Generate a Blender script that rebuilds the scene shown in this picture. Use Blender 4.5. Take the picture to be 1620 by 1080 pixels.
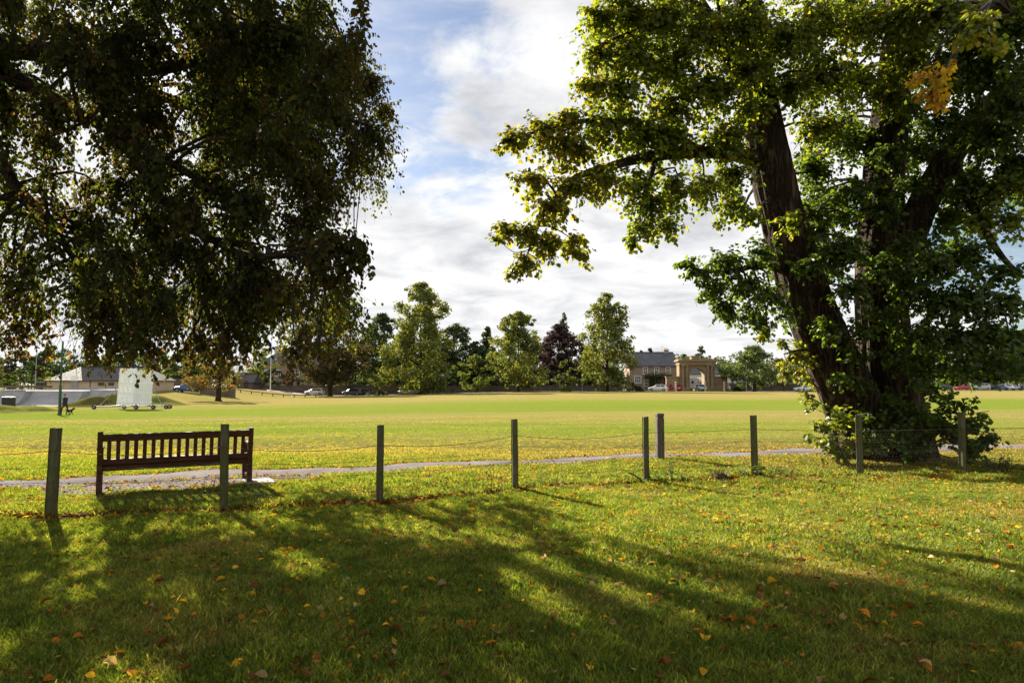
import bpy, bmesh, math, random
import numpy as np
from mathutils import Vector, Matrix

# ------------------------------------------------------------------ scene, camera, sky, sun
scene = bpy.context.scene
for o in list(bpy.data.objects): bpy.data.objects.remove(o)
COL = scene.collection
R = math.radians
F, CX, CY, CAMH = 1080.0, 810.0, 540.0, 1.6          # photo focal length in pixels, centre, eye height
PITCH = math.atan(66 / F)
cam = bpy.data.cameras.new('camera'); cam.lens = 24; cam.sensor_width = 36
cam.clip_start = 0.05; cam.clip_end = 5000
co = bpy.data.objects.new('camera', cam); COL.objects.link(co)
co.location = (0, 0, CAMH); co.rotation_euler = (R(90) + PITCH, 0, 0)
scene.camera = co
scene.render.resolution_x, scene.render.resolution_y = 1024, 682
scene.render.engine = 'CYCLES'
scene.cycles.max_bounces = 4; scene.cycles.diffuse_bounces = 2; scene.cycles.transmission_bounces = 4
scene.cycles.transparent_max_bounces = 4
scene.view_settings.view_transform = 'Standard'; scene.view_settings.look = 'None'
scene.view_settings.gamma = 1; scene.view_settings.use_curve_mapping = False
scene.view_settings.exposure = 2.05

SUN_AZ, SUN_EL = R(-36), R(28)                        # left of the view direction, low autumn sun
SD = Vector((math.sin(SUN_AZ) * math.cos(SUN_EL), math.cos(SUN_AZ) * math.cos(SUN_EL), math.sin(SUN_EL)))
sl = bpy.data.lights.new('sun', 'SUN'); sl.energy = 5.0; sl.angle = R(0.6); sl.color = (1.0, 0.90, 0.74)
so = bpy.data.objects.new('sun', sl); COL.objects.link(so)
so.rotation_euler = (-SD).to_track_quat('-Z', 'Y').to_euler()
so.location = (-30, 40, 40)


class NT:
    """tiny helper to write node trees"""
    def __init__(s, tree): s.t = tree
    def n(s, typ, ins=None, **props):
        nd = s.t.nodes.new(typ)
        for k, v in props.items(): setattr(nd, k, v)
        for k, v in (ins or {}).items(): s.set(nd.inputs[k], v)
        return nd
    def set(s, sock, v):
        if isinstance(v, bpy.types.NodeSocket): s.t.links.new(v, sock)
        else:
            if isinstance(v, (tuple, list)) and len(v) == 3 and sock.type == 'RGBA': v = (*v, 1)
            sock.default_value = v
    def m(s, op, a, b=0.0, c=None, clamp=False):
        nd = s.n('ShaderNodeMath', {0: a, 1: b}, operation=op, use_clamp=clamp)
        if c is not None: s.set(nd.inputs[2], c)
        return nd.outputs[0]
    def v(s, op, a, b=(0, 0, 0)):
        nd = s.n('ShaderNodeVectorMath', {0: a, 1: b}, operation=op)
        return nd.outputs[0]
    def noise(s, vec, scale, detail=4, rough=.55, dist=0.0):
        return s.n('ShaderNodeTexNoise', {'Vector': vec, 'Scale': scale, 'Detail': detail, 'Roughness': rough, 'Distortion': dist}).outputs['Fac']
    def ss(s, x, a, b):
        return s.n('ShaderNodeMapRange', {'Value': x, 'From Min': a, 'From Max': b, 'To Min': 0.0, 'To Max': 1.0}, interpolation_type='SMOOTHSTEP').outputs[0]
    def mix(s, f, a, b, blend='MIX'):
        nd = s.n('ShaderNodeMix', data_type='RGBA', blend_type=blend)
        s.set(nd.inputs[0], f); s.set(nd.inputs[6], a); s.set(nd.inputs[7], b)
        return nd.outputs[2]
    def ramp(s, f, stops):
        nd = s.n('ShaderNodeValToRGB', {'Fac': f}); e = nd.color_ramp.elements
        while len(e) < len(stops): e.new(0.5)
        for el, (p, c) in zip(e, stops): el.position = p; el.color = (*c, 1) if len(c) == 3 else c
        return nd.outputs[0]


world = bpy.data.worlds.new('World'); scene.world = world; world.use_nodes = True
w = NT(world.node_tree); world.node_tree.nodes.clear()
sky = w.n('ShaderNodeTexSky', sky_type='NISHITA', sun_disc=False, sun_elevation=SUN_EL, sun_rotation=SUN_AZ,
          air_density=1.0, dust_density=0.6, ozone_density=1.5)
tc = w.n('ShaderNodeTexCoord').outputs['Generated']
sep = w.n('ShaderNodeSeparateXYZ', {0: tc})
zz = w.m('ADD', w.m('MAXIMUM', sep.outputs[2], 0.0), 0.25)
px_ = w.m('DIVIDE', sep.outputs[0], zz); py_ = w.m('DIVIDE', sep.outputs[1], zz)
P = w.n('ShaderNodeCombineXYZ', {0: px_, 1: py_, 2: 0.0}).outputs[0]       # cloud deck seen from below
nbig = w.noise(w.v('ADD', P, (3.1, 7.7, 0)), 1.6, 5, .55, .25)
nfine = w.noise(w.v('ADD', w.v('MULTIPLY', P, (0.8, 1.0, 1)), (1.3, 2.2, 0)), 4.2, 7, .62, .35)
wisp = w.noise(w.v('MULTIPLY', P, (0.9, 2.6, 1)), 3.2, 6, .6, .5)
def hole(cx, cy, rx, ry, ang):
    a = w.m('SUBTRACT', px_, cx); b = w.m('SUBTRACT', py_, cy); c_, s_ = math.cos(ang), math.sin(ang)
    u = w.m('DIVIDE', w.m('ADD', w.m('MULTIPLY', a, c_), w.m('MULTIPLY', b, s_)), rx)
    v = w.m('DIVIDE', w.m('SUBTRACT', w.m('MULTIPLY', b, c_), w.m('MULTIPLY', a, s_)), ry)
    return w.m('SQRT', w.m('ADD', w.m('MULTIPLY', u, u), w.m('MULTIPLY', v, v)))
h1 = w.m('MINIMUM', hole(-0.33, 1.26, 0.40, 0.62, 0.0), hole(1.75, 2.0, 0.75, 0.5, 0.2))
cover = w.m('ADD', w.m('MULTIPLY', nbig, 0.75), w.m('MULTIPLY', nfine, 0.75))
cover = w.m('ADD', cover, w.m('SUBTRACT', w.m('MULTIPLY', w.m('MINIMUM', h1, 1.9), 0.44), .06))
cmask = w.ss(cover, 0.98, 1.18)
thin = w.m('MULTIPLY', w.ss(wisp, 0.38, 0.75), 0.55)
cm = w.m('MAXIMUM', cmask, thin)
cshade = w.noise(w.v('MULTIPLY', w.v('ADD', P, (0.0, -.12, 0)), (0.75, 1.0, 1)), 4.0, 6, .58, .4)
ccol = w.ramp(cshade, [(0.30, (3.2, 3.26, 3.45)), (0.42, (4.1, 4.12, 4.22)), (0.54, (4.95, 4.95, 4.97))])
skyc = w.mix(1.0, sky.outputs[0], (0.55, 0.565, 0.595), 'MULTIPLY')
col = w.mix(cm, skyc, ccol)
bg = w.n('ShaderNodeBackground', {'Color': col, 'Strength': 0.05})
w.t.links.new(bg.outputs[0], w.n('ShaderNodeOutputWorld').inputs[0])

# ------------------------------------------------------------------ helpers
rng = np.random.default_rng(7)
random.seed(7)

def sst(a, b, x):
    t = np.clip((np.asarray(x, float) - a) / (b - a), 0, 1); return t * t * (3 - 2 * t)

def terrain(x, y):
    x = np.asarray(x, float); y = np.asarray(y, float)
    far = -sst(16, 60, y) * (0.15 + 0.93 * sst(10, -40, x))
    rise = 1.5 * sst(85, 110, y) * sst(-40, -58, x)
    bump = 0.022 * (np.sin(x * 1.3 + y * .7) + np.sin(x * .53 - y * 1.1 + 2) + .6 * np.sin(x * 2.9 + y * 2.3 + 1)) * (1 - sst(25, 60, y))
    return far + rise + bump

def at(px, py, d):
    """point on the ray through photo pixel (px,py), d metres ahead"""
    u = (px - CX) / F; v = (CY - py) / F
    y = math.cos(PITCH) - math.sin(PITCH) * v; z = math.sin(PITCH) + math.cos(PITCH) * v
    k = d / y
    return Vector((u * k, d, CAMH + z * k))

def gx(px, d): return at(px, 606, d).x
def gpt(px, d):
    x = gx(px, d); return Vector((x, d, float(terrain(x, d))))

class MB:
    def __init__(s): s.v = []; s.f = []; s.c = []
    def add(s, vs, fs, col=None):
        b = len(s.v); s.v += [tuple(p) for p in vs]; s.f += [tuple(i + b for i in f) for f in fs]
        s.c += [col or (1, 1, 1)] * len(vs)
    def box(s, c, d, rz=0.0, M=None):
        hx, hy, hz = d[0] / 2, d[1] / 2, d[2] / 2
        vs = [Vector((sx * hx, sy * hy, sz * hz)) for sx in (-1, 1) for sy in (-1, 1) for sz in (-1, 1)]
        m = M or Matrix.Rotation(rz, 3, 'Z')
        s.add([m @ p + Vector(c) for p in vs], [(0, 1, 3, 2), (4, 6, 7, 5), (0, 4, 5, 1), (2, 3, 7, 6), (0, 2, 6, 4), (1, 5, 7, 3)])
        return s
    def bar(s, a, b, wx, wz, up=(0, 0, 1)):
        a, b = Vector(a), Vector(b); d = (b - a); L = d.length; d.normalize()
        x = d.cross(Vector(up));  x = x.normalized() if x.length > 1e-5 else Vector((1, 0, 0))
        z = x.cross(d)
        return s.box((a + b) / 2, (wx, L, wz), M=Matrix((x, d, z)).transposed())
    def tube(s, pts, rad, n=8, cap=True, rid=0.0, seed=0):
        pts = [Vector(p) for p in pts]; rad = rad if hasattr(rad, '__len__') else [rad] * len(pts)
        b = len(s.v); t0 = (pts[1] - pts[0]).normalized()
        x = t0.orthogonal().normalized(); rr = random.Random(seed); ph = [rr.uniform(0, 6.3) for _ in range(6)]
        L = 0
        for i, p in enumerate(pts):
            t = (pts[min(i + 1, len(pts) - 1)] - pts[max(i - 1, 0)]).normalized()
            x = (x - t * x.dot(t)).normalized(); y = t.cross(x)
            if i: L += (p - pts[i - 1]).length
            for k in range(n):
                a = 2 * math.pi * k / n; r = rad[i]
                if rid: r *= 1 + rid * (math.sin(3 * a + ph[0] + .5 * L) + .7 * math.sin(7 * a + ph[1] - .9 * L) + .55 * math.sin(13 * a + ph[2] + 1.1 * L + math.sin(2.2 * L + ph[3])) + .4 * math.sin(2.1 * L + 2 * a + ph[4]) + .8 * (1 - 2 * abs(math.sin(9.5 * a + ph[5] + .8 * math.sin(1.7 * L) + .5 * math.sin(5 * L + 3 * a)))))
                q = p + x * (r * math.cos(a)) + y * (r * math.sin(a)); s.v.append(tuple(q)); s.c.append((1, 1, 1))
        for i in range(len(pts) - 1):
            for k in range(n):
                k2 = (k + 1) % n; s.f.append((b + i * n + k, b + i * n + k2, b + (i + 1) * n + k2, b + (i + 1) * n + k))
        if cap:
            s.f.append(tuple(b + k for k in reversed(range(n)))); s.f.append(tuple(b + (len(pts) - 1) * n + k for k in range(n)))
        return s
    def lathe(s, prof, n=12, c=(0, 0, 0)):
        b = len(s.v); c = Vector(c)
        for r, z in prof:
            for k in range(n):
                a = 2 * math.pi * k / n; s.v.append(tuple(c + Vector((r * math.cos(a), r * math.sin(a), z)))); s.c.append((1, 1, 1))
        for i in range(len(prof) - 1):
            for k in range(n):
                k2 = (k + 1) % n; s.f.append((b + i * n + k, b + i * n + k2, b + (i + 1) * n + k2, b + (i + 1) * n + k))
        s.f.append(tuple(b + k for k in reversed(range(n)))); s.f.append(tuple(b + (len(prof) - 1) * n + k for k in range(n)))
        return s
    def prism(s, poly, y0, y1):
        """polygon in xz extruded along y"""
        n = len(poly); vs = [(x, y0, z) for x, z in poly] + [(x, y1, z) for x, z in poly]
        s.add(vs, [tuple(range(n)), tuple(reversed(range(n, 2 * n)))] + [(i, i + n, (i + 1) % n + n, (i + 1) % n) for i in range(n)])
        return s
    def mesh(s, name, smooth=False, bevel=0):
        me = bpy.data.meshes.new(name); me.from_pydata(s.v, [], s.f)
        bm = bmesh.new(); bm.from_mesh(me); bmesh.ops.recalc_face_normals(bm, faces=bm.faces)
        if bevel: bmesh.ops.bevel(bm, geom=bm.edges[:], offset=bevel, segments=1, affect='EDGES', clamp_overlap=True)
        bm.to_mesh(me); bm.free()
        if smooth: me.polygons.foreach_set('use_smooth', [True] * len(me.polygons))
        return me
    def build(s, name, mat, parent=None, smooth=False, bevel=0, kind=None):
        return link(s.mesh(name, smooth, bevel), name, mat, parent, kind)

def link(me, name, mat, parent=None, kind=None):
    if mat is not None and not len(me.materials): me.materials.append(mat)
    o = bpy.data.objects.new(name, me); COL.objects.link(o)
    if parent: o.parent = parent
    if kind: o['kind'] = kind
    return o
def tag(o, label, cat, group=None):
    o['label'] = label; o['category'] = cat
    if group: o['group'] = group
    return o
def thing(name, label, cat, loc=(0, 0, 0), rz=0.0, group=None):
    o = bpy.data.objects.new(name, None); COL.objects.link(o); o.empty_display_size = .2
    o.location = loc; o.rotation_euler = (0, 0, rz)
    return tag(o, label, cat, group)
def struct(o): o['kind'] = 'structure'; return o

def np_mesh(name, V, Fq, C=None, smooth=False):
    """V (n,3), Fq (m,4) quads, C (n,3) colours"""
    me = bpy.data.meshes.new(name); V = np.asarray(V, np.float32); Fq = np.asarray(Fq, np.int32); k = Fq.shape[1]
    me.vertices.add(len(V)); me.vertices.foreach_set('co', V.ravel())
    me.loops.add(Fq.size); me.loops.foreach_set('vertex_index', Fq.ravel())
    me.polygons.add(len(Fq)); me.polygons.foreach_set('loop_start', np.arange(0, Fq.size, k, dtype=np.int32))
    me.polygons.foreach_set('loop_total', np.full(len(Fq), k, np.int32))
    if C is not None:
        at_ = me.attributes.new('Col', 'FLOAT_COLOR', 'POINT')
        at_.data.foreach_set('color', np.hstack([C, np.ones((len(C), 1))]).astype(np.float32).ravel())
    me.update(calc_edges=True)
    if smooth: me.polygons.foreach_set('use_smooth', np.ones(len(Fq), bool))
    return me

def unit(a): return a / (np.linalg.norm(a, axis=-1, keepdims=True) + 1e-9)
def rdir(n): return unit(rng.normal(size=(n, 3)))

def leaf_geo(Pp, A, Nn, S, C, asp=.7, fold=.25, curl=.12):
    A = unit(A); B = unit(np.cross(Nn, A)); Nn = np.cross(A, B); n = len(Pp)
    loc = np.array([(0, 0, 0), (.28, .5 * asp, fold * asp * .5), (.70, .36 * asp, fold * asp * .36 - curl * .5), (1, 0, -curl),
                    (.70, -.36 * asp, fold * asp * .36 - curl * .5), (.28, -.5 * asp, fold * asp * .5)])
    S = np.asarray(S).reshape(-1, 1, 1)
    V = Pp[:, None, :] + S * (loc[None, :, 0:1] * A[:, None] + loc[None, :, 1:2] * B[:, None] + loc[None, :, 2:3] * Nn[:, None])
    base = (np.arange(n) * 6)[:, None]
    Fq = np.concatenate([base + np.array([[0, 1, 2, 3]]), base + np.array([[0, 3, 4, 5]])], 1).reshape(-1, 4)
    return V.reshape(-1, 3), Fq, np.repeat(C, 6, 0)

def card_geo(Pp, Nn, S, C, asp=.7):
    """small rhombic leaf tufts for far crowns"""
    n = len(Pp); A = unit(np.cross(Nn, rdir(n))); B = np.cross(Nn, A); S = np.asarray(S)[:, None]
    V = np.stack([Pp + A * S, Pp + B * S * asp, Pp - A * S, Pp - B * S * asp], 1).reshape(-1, 3)
    return V, np.arange(4 * n).reshape(-1, 4), np.repeat(C, 4, 0)

def pick(cols, w_, n, var=.25):
    c = np.array(cols)[rng.choice(len(cols), n, p=np.array(w_) / np.sum(w_))]
    return c * (1 + rng.uniform(-var, var, (n, 1)))

# ------------------------------------------------------------------ materials
def newmat(name):
    m = bpy.data.materials.new(name); m.use_nodes = True; m.node_tree.nodes.clear()
    return m, NT(m.node_tree)
def out(t, sh, disp=None):
    o = t.n('ShaderNodeOutputMaterial', {0: sh})
def princ(t, col, rough=.6, bump=None, bs=.3, bd=.02, metal=0.0, spec=.4):
    p = t.n('ShaderNodeBsdfPrincipled', {'Base Color': col, 'Roughness': rough, 'Metallic': metal, 'Specular IOR Level': spec})
    if bump is not None:
        t.set(p.inputs['Normal'], t.n('ShaderNodeBump', {'Height': bump, 'Strength': bs, 'Distance': bd}).outputs[0])
    return p.outputs[0]
def simple(name, a, b=None, rough=.6, scale=3.0, metal=0.0, spec=.4, bs=.25, bd=.01, stretch=(1, 1, 1), detail=6):
    m, t = newmat(name); b = b or tuple(x * .72 for x in a)
    pos = t.v('MULTIPLY', t.n('ShaderNodeTexCoord').outputs['Object'], stretch)
    f = t.noise(pos, scale, detail, .6); g = t.noise(pos, scale * 7, 3, .6)
    f2 = t.m('ADD', t.m('MULTIPLY', f, .7), t.m('MULTIPLY', g, .3))
    out(t, princ(t, t.mix(t.ss(f2, .35, .65), a, b), rough, g, bs, bd, metal, spec)); return m
def leafmat(name, trans=.42, gloss=.05, tint=(1, 1, 1), rough=.4):
    m, t = newmat(name); c = t.n('ShaderNodeAttribute', attribute_name='Col').outputs['Color']
    tc_ = t.mix(1.0, c, (1.75, 1.6, .75), 'MULTIPLY')
    d = t.n('ShaderNodeBsdfDiffuse', {'Color': c}).outputs[0]; tr = t.n('ShaderNodeBsdfTranslucent', {'Color': tc_}).outputs[0]
    a = t.n('ShaderNodeMixShader', {0: trans, 1: d, 2: tr}).outputs[0]
    g = t.n('ShaderNodeBsdfGlossy', {'Color': (1, 1, 1), 'Roughness': rough}).outputs[0]
    out(t, t.n('ShaderNodeMixShader', {0: gloss, 1: a, 2: g}).outputs[0]); return m

def lawn_colour(t):
    pos = t.n('ShaderNodeNewGeometry').outputs['Position']; sp = t.n('ShaderNodeSeparateXYZ', {0: pos}); y = sp.outputs[1]; x = sp.outputs[0]
    n1 = t.noise(pos, .55, 4, .6); n2 = t.noise(pos, 2.7, 4, .6); n3 = t.noise(t.v('MULTIPLY', pos, (.35, 1, 1)), .11, 4, .6)
    near = t.mix(t.ss(n2, .36, .66), (.068, .106, .013), (.146, .174, .028))
    near = t.mix(t.m('MULTIPLY', t.ss(n1, .50, .74), .65), near, (.235, .185, .068))
    yd = t.m('ADD', y, t.m('MULTIPLY', t.m('SUBTRACT', n3, .5), 16.0))
    yd = t.m('ADD', yd, t.m('MULTIPLY', x, -.05))
    tan = t.ramp(t.m('DIVIDE', yd, 110.0), [(0, (.8, .8, .8)), (.155, (.7,) * 3), (.21, (.15,) * 3), (.25, (.25,) * 3), (.29, (.75,) * 3), (.36, (.65,) * 3),
                                           (.41, (.08,) * 3), (.56, (.0,) * 3), (.66, (.45,) * 3), (.78, (.95,) * 3)])
    str_ = t.noise(t.v('MULTIPLY', pos, (.05, 1.0, 1)), .6, 4, .6)
    tanf = t.m('ADD', t.m('MULTIPLY', tan, .75), t.m('MULTIPLY', t.m('SUBTRACT', str_, .5), 1.9), clamp=True)
    green = t.mix(t.ss(n2, .3, .7), (.100, .148, .020), (.136, .160, .026))
    field = t.mix(tanf, green, (.225, .172, .072))
    return t.mix(t.ss(y, 12.5, 17.0), near, field), pos, n2

M = {}
m, t = newmat('lawn'); c_, pos_, n_ = lawn_colour(t)
fine = t.noise(pos_, 26, 4, .7); fine2 = t.noise(pos_, 90, 2, .6)
ys_ = t.n('ShaderNodeSeparateXYZ', {0: pos_}).outputs[1]
c_ = t.mix(t.m('MULTIPLY', t.m('SUBTRACT', 1.0, t.ss(ys_, 13.0, 22.0)), .75), c_, (.050, .042, .020))      # thatch and soil under the blades
c2 = t.mix(t.ss(fine, .35, .65), t.mix(1.0, c_, (.70, .72, .66), 'MULTIPLY'), t.mix(1.0, c_, (1.15, 1.12, 1.15), 'MULTIPLY'))
out(t, t.n('ShaderNodeBsdfDiffuse', {'Color': c2, 'Normal': t.n('ShaderNodeBump', {'Height': t.m('ADD', fine, fine2), 'Strength': .6, 'Distance': .03}).outputs[0]}).outputs[0]); M['lawn'] = m
m, t = newmat('grass_blade'); c_, pos_, n_ = lawn_colour(t); at_ = t.n('ShaderNodeAttribute', attribute_name='Col').outputs['Color']
c2 = t.mix(1.0, c_, at_, 'MULTIPLY')
d = t.n('ShaderNodeBsdfDiffuse', {'Color': c2}).outputs[0]; tr = t.n('ShaderNodeBsdfTranslucent', {'Color': t.mix(1.0, c2, (1.6, 1.5, .8), 'MULTIPLY')}).outputs[0]
a = t.n('ShaderNodeMixShader', {0: .5, 1: d, 2: tr}).outputs[0]
g = t.n('ShaderNodeBsdfGlossy', {'Color': (1, 1, 1), 'Roughness': .5}).outputs[0]
out(t, t.n('ShaderNodeMixShader', {0: .012, 1: a, 2: g}).outputs[0]); M['grass'] = m

M['leaf'] = leafmat('beech_leaf', .52, .008); M['lime'] = leafmat('lime_leaf', .56, .018); M['farleaf'] = leafmat('far_leaf', .40, .02, rough=.6)
M['litter'] = leafmat('fallen_leaf', .25, .006, rough=.7); M['weed'] = leafmat('weed_leaf', .4, .04)
m, t = newmat('bark')
pos = t.v('MULTIPLY', t.n('ShaderNodeTexCoord').outputs['Object'], (1, 1, .22))
pos = t.v('MULTIPLY', t.n('ShaderNodeTexCoord').outputs['Object'], (1, 1, .13))
nz = t.noise(pos, 9, 6, .62, .8); nz2 = t.noise(pos, 24, 5, .65, .4)
ridge = t.m('ADD', t.ss(t.m('ABSOLUTE', t.m('SUBTRACT', nz, .5)), 0.0, .13), t.m('MULTIPLY', nz2, .8))
cc = t.mix(t.ss(ridge, .25, 1.45), (.018, .011, .007), (.105, .066, .040))
cc = t.mix(t.m('MULTIPLY', t.ss(t.noise(pos, 2.0, 4), .5, .7), .3), cc, (.050, .048, .024))
out(t, princ(t, cc, .9, ridge, 1.0, .05, spec=.15)); M['bark'] = m
M['twig'] = simple('twig_bark', (.045, .032, .022), (.025, .018, .012), .85, 6, spec=.15)
m, t = newmat('post_wood')
pos = t.n('ShaderNodeTexCoord').outputs['Object']; gr = t.noise(t.v('MULTIPLY', pos, (14, 14, 1.2)), 3.0, 6, .6); al = t.noise(pos, 5.0, 5, .6)
cc = t.mix(t.ss(gr, .3, .7), (.060, .052, .034), (.165, .145, .10)); cc = t.mix(t.m('MULTIPLY', t.ss(al, .34, .58), .85), cc, (.082, .094, .026))
out(t, princ(t, cc, .9, gr, .6, .008, spec=.15)); M['post'] = m
m, t = newmat('bollard_wood')
gr = t.noise(t.v('MULTIPLY', t.n('ShaderNodeTexCoord').outputs['Object'], (14, 14, 1.2)), 3.0, 6, .6)
out(t, princ(t, t.mix(t.ss(gr, .3, .7), (.055, .045, .036), (.15, .125, .10)), .9, gr, .6, .008, spec=.15)); M['bollard'] = m
m, t = newmat('bench_wood')
gr = t.noise(t.v('MULTIPLY', t.n('ShaderNodeTexCoord').outputs['Object'], (1.5, 9, 9)), 3.0, 6, .6)
out(t, princ(t, t.mix(t.ss(gr, .3, .7), (.040, .017, .009), (.085, .037, .018)), .7, gr, .4, .004, spec=.12)); M['bench'] = m
M['wire'] = simple('galvanised_wire', (.085, .072, .06), (.06, .045, .035), .8, 30, metal=.1, spec=.1)
m, t = newmat('path_gravel'); pos = t.n('ShaderNodeNewGeometry').outputs['Position']
a = t.noise(pos, 1.2, 4, .6); b = t.noise(pos, 60, 3, .7); v_ = t.n('ShaderNodeTexVoronoi', {'Vector': pos, 'Scale': 55.0}).outputs['Distance']
cc = t.mix(t.ss(t.m('ADD', t.m('MULTIPLY', a, .5), t.m('MULTIPLY', b, .5)), .36, .64), (.105, .098, .098), (.20, .187, .184))
out(t, t.n('ShaderNodeBsdfDiffuse', {'Color': cc, 'Normal': t.n('ShaderNodeBump', {'Height': t.m('ADD', b, v_), 'Strength': .5, 'Distance': .008}).outputs[0]}).outputs[0]); M['path'] = m
m, t = newmat('soil'); pos = t.n('ShaderNodeNewGeometry').outputs['Position']; b = t.noise(pos, 18, 5, .7)
out(t, princ(t, t.mix(t.ss(b, .3, .7), (.030, .018, .012), (.085, .052, .032)), .95, b, .9, .03, spec=.1)); M['soil'] = m
M['asphalt'] = simple('asphalt', (.06, .06, .062), (.045, .045, .046), .9, 2)
M['concrete'] = simple('concrete', (.30, .30, .31), (.22, .22, .235), .85, .8)
def stone_mat(name, a, b, mortar, sc=1.6):
    m, t = newmat(name); pos = t.n('ShaderNodeTexCoord').outputs['Object']
    p = t.n('ShaderNodeSeparateXYZ', {0: pos}); q = t.n('ShaderNodeCombineXYZ', {0: t.m('ADD', p.outputs[0], p.outputs[1]), 1: p.outputs[2], 2: 0.0}).outputs[0]
    br = t.n('ShaderNodeTexBrick', {'Vector': q, 'Color1': a, 'Color2': b, 'Mortar': mortar, 'Scale': sc, 'Mortar Size': .018, 'Brick Width': .6, 'Row Height': .3})
    nz = t.noise(pos, .9, 5, .6); cc = t.mix(t.m('MULTIPLY', t.ss(nz, .45, .7), .6), br.outputs[0], tuple(x * .45 for x in a))
    out(t, princ(t, cc, .9, t.noise(pos, 6, 4), .5, .05, spec=.15)); return m
M['stone'] = stone_mat('rubble_wall', (.17, .135, .11), (.115, .095, .08), (.09, .08, .07), 1.2)
M['sandstone'] = stone_mat('weathered_sandstone', (.27, .205, .125), (.215, .16, .10), (.14, .11, .075), .9)
M['pinkstone'] = stone_mat('house_stone', (.30, .235, .185), (.25, .19, .15), (.22, .18, .15), 1.0)
M['buff'] = simple('buff_render', (.50, .40, .27), (.43, .34, .23), .9, .6)
M['harl'] = simple('pale_harling', (.55, .53, .50), (.47, .45, .43), .95, .8)
def slate_mat(name, a, b):
    m, t = newmat(name); pos = t.n('ShaderNodeTexCoord').outputs['Object']
    p = t.n('ShaderNodeSeparateXYZ', {0: pos}); q = t.n('ShaderNodeCombineXYZ', {0: p.outputs[0], 1: t.m('MULTIPLY', p.outputs[2], 1.6), 2: 0.0}).outputs[0]
    br = t.n('ShaderNodeTexBrick', {'Vector': q, 'Color1': a, 'Color2': b, 'Mortar': tuple(x * .5 for x in a), 'Scale': 2.0, 'Mortar Size': .02, 'Brick Width': .5, 'Row Height': .35})
    out(t, princ(t, t.mix(t.m('MULTIPLY', t.ss(t.noise(pos, .5, 5), .4, .7), .4), br.outputs[0], tuple(x * 1.5 for x in a)), .55, br.outputs[1], .3, .02, spec=.4)); return m
M['slate'] = slate_mat('slate', (.065, .072, .088), (.048, .054, .066)); M['slate2'] = slate_mat('brown_slate', (.052, .048, .047), (.038, .036, .036))
M['white'] = simple('white_paint', (.78, .78, .76), (.70, .70, .69), .5, 2)
M['screenwhite'] = simple('screen_paint', (.80, .81, .82), (.70, .72, .74), .6, 1.5)
M['steel'] = simple('painted_steel', (.33, .34, .36), (.24, .25, .27), .45, 3, metal=.4)
M['greenpole'] = simple('green_pole_paint', (.03, .09, .045), (.02, .06, .03), .5, 3)
M['black'] = simple('black_plastic', (.02, .02, .022), (.014, .014, .015), .5, 4)
M['tyre'] = simple('tyre_rubber', (.018, .018, .018), (.012, .012, .012), .85, 8)
m, t = newmat('dark_glass'); out(t, princ(t, (.02, .025, .03), .06, spec=.7)); M['glass'] = m
m, t = newmat('window_glass'); out(t, princ(t, (.055, .065, .075), .08, spec=.6)); M['wglass'] = m
m, t = newmat('lamp_red'); out(t, princ(t, (.35, .02, .02), .25)); M['tail'] = m
m, t = newmat('lamp_clear'); out(t, princ(t, (.7, .7, .7), .15)); M['head'] = m
M['door'] = simple('door_paint', (.06, .03, .025), None, .5, 3)
M['timber'] = simple('weathered_timber', (.11, .085, .06), (.07, .055, .04), .85, 3, stretch=(1, 6, 6))
M['hill'] = simple('wooded_hill', (.045, .06, .03), (.03, .045, .022), 1.0, .05)
def paint(name, c):
    if name not in M:
        m, t = newmat(name); p = t.n('ShaderNodeBsdfPrincipled', {'Base Color': c, 'Roughness': .32, 'Metallic': .15, 'Coat Weight': .6, 'Coat Roughness': .06}); out(t, p.outputs[0]); M[name] = m
    return M[name]
# ------------------------------------------------------------------ ground, path, road, hills
def grid_mesh(name, xs, ys, zf, mat):
    X, Y = np.meshgrid(xs, ys); Z = zf(X, Y); V = np.stack([X, Y, Z], -1).reshape(-1, 3); nx, ny = len(xs), len(ys)
    i = (np.arange(ny - 1)[:, None] * nx + np.arange(nx - 1)[None]).ravel()
    return link(np_mesh(name, V, np.stack([i, i + 1, i + nx + 1, i + nx], 1), smooth=True), name, mat)
def spaced(lo, hi, step, far_lo, far_hi, g=1.12):
    a = list(np.arange(lo, hi + 1e-6, step)); s = step; b = a[-1]
    while b < far_hi: s *= g; b += s; a.append(b)
    s = step; b = a[0]
    while b > far_lo: s *= g; b -= s; a.insert(0, b)
    return np.array(a)
struct(grid_mesh('lawn', spaced(-12, 14, .3, -900, 900), spaced(0, 30, .3, -60, 1600), terrain, M['lawn']))

# path: two edges read off the photo, laid on the ground
PU = [(-26, 3.6), (-15, 8.6), (-8.58, 11.44), (-4.87, 12.9), (-3.1, 13.4), (2.94, 15.6), (7.47, 16.7), (13.4, 18.0), (26, 20.3), (60, 25)]
PL = [(-26, 2.3), (-14.5, 7.5), (-7.95, 10.6), (-4.6, 11.85), (-2.87, 12.4), (2.74, 14.5), (6.84, 15.3), (12.4, 16.6), (25.6, 19.0), (60, 23.6)]
PUx, PUy = np.array(PU).T; PLx, PLy = np.array(PL).T
def path_lo(x): return np.interp(x, PLx, PLy)
def path_hi(x): return np.interp(x, PUx, PUy)
xs = np.arange(-26, 60, .22); nn = len(xs); rows = []
for k in range(7):
    f = k / 6; wob = .05 * np.sin(xs * 3.1 + k) + .03 * np.sin(xs * 7.7)
    yy = path_lo(xs) * (1 - f) + path_hi(xs) * f + (wob if k in (0, 6) else 0)
    rows.append(np.stack([xs, yy, terrain(xs, yy) + .012 + .02 * math.sin(math.pi * f)], 1))
i = (np.arange(6)[:, None] * nn + np.arange(nn - 1)[None]).ravel()
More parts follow.
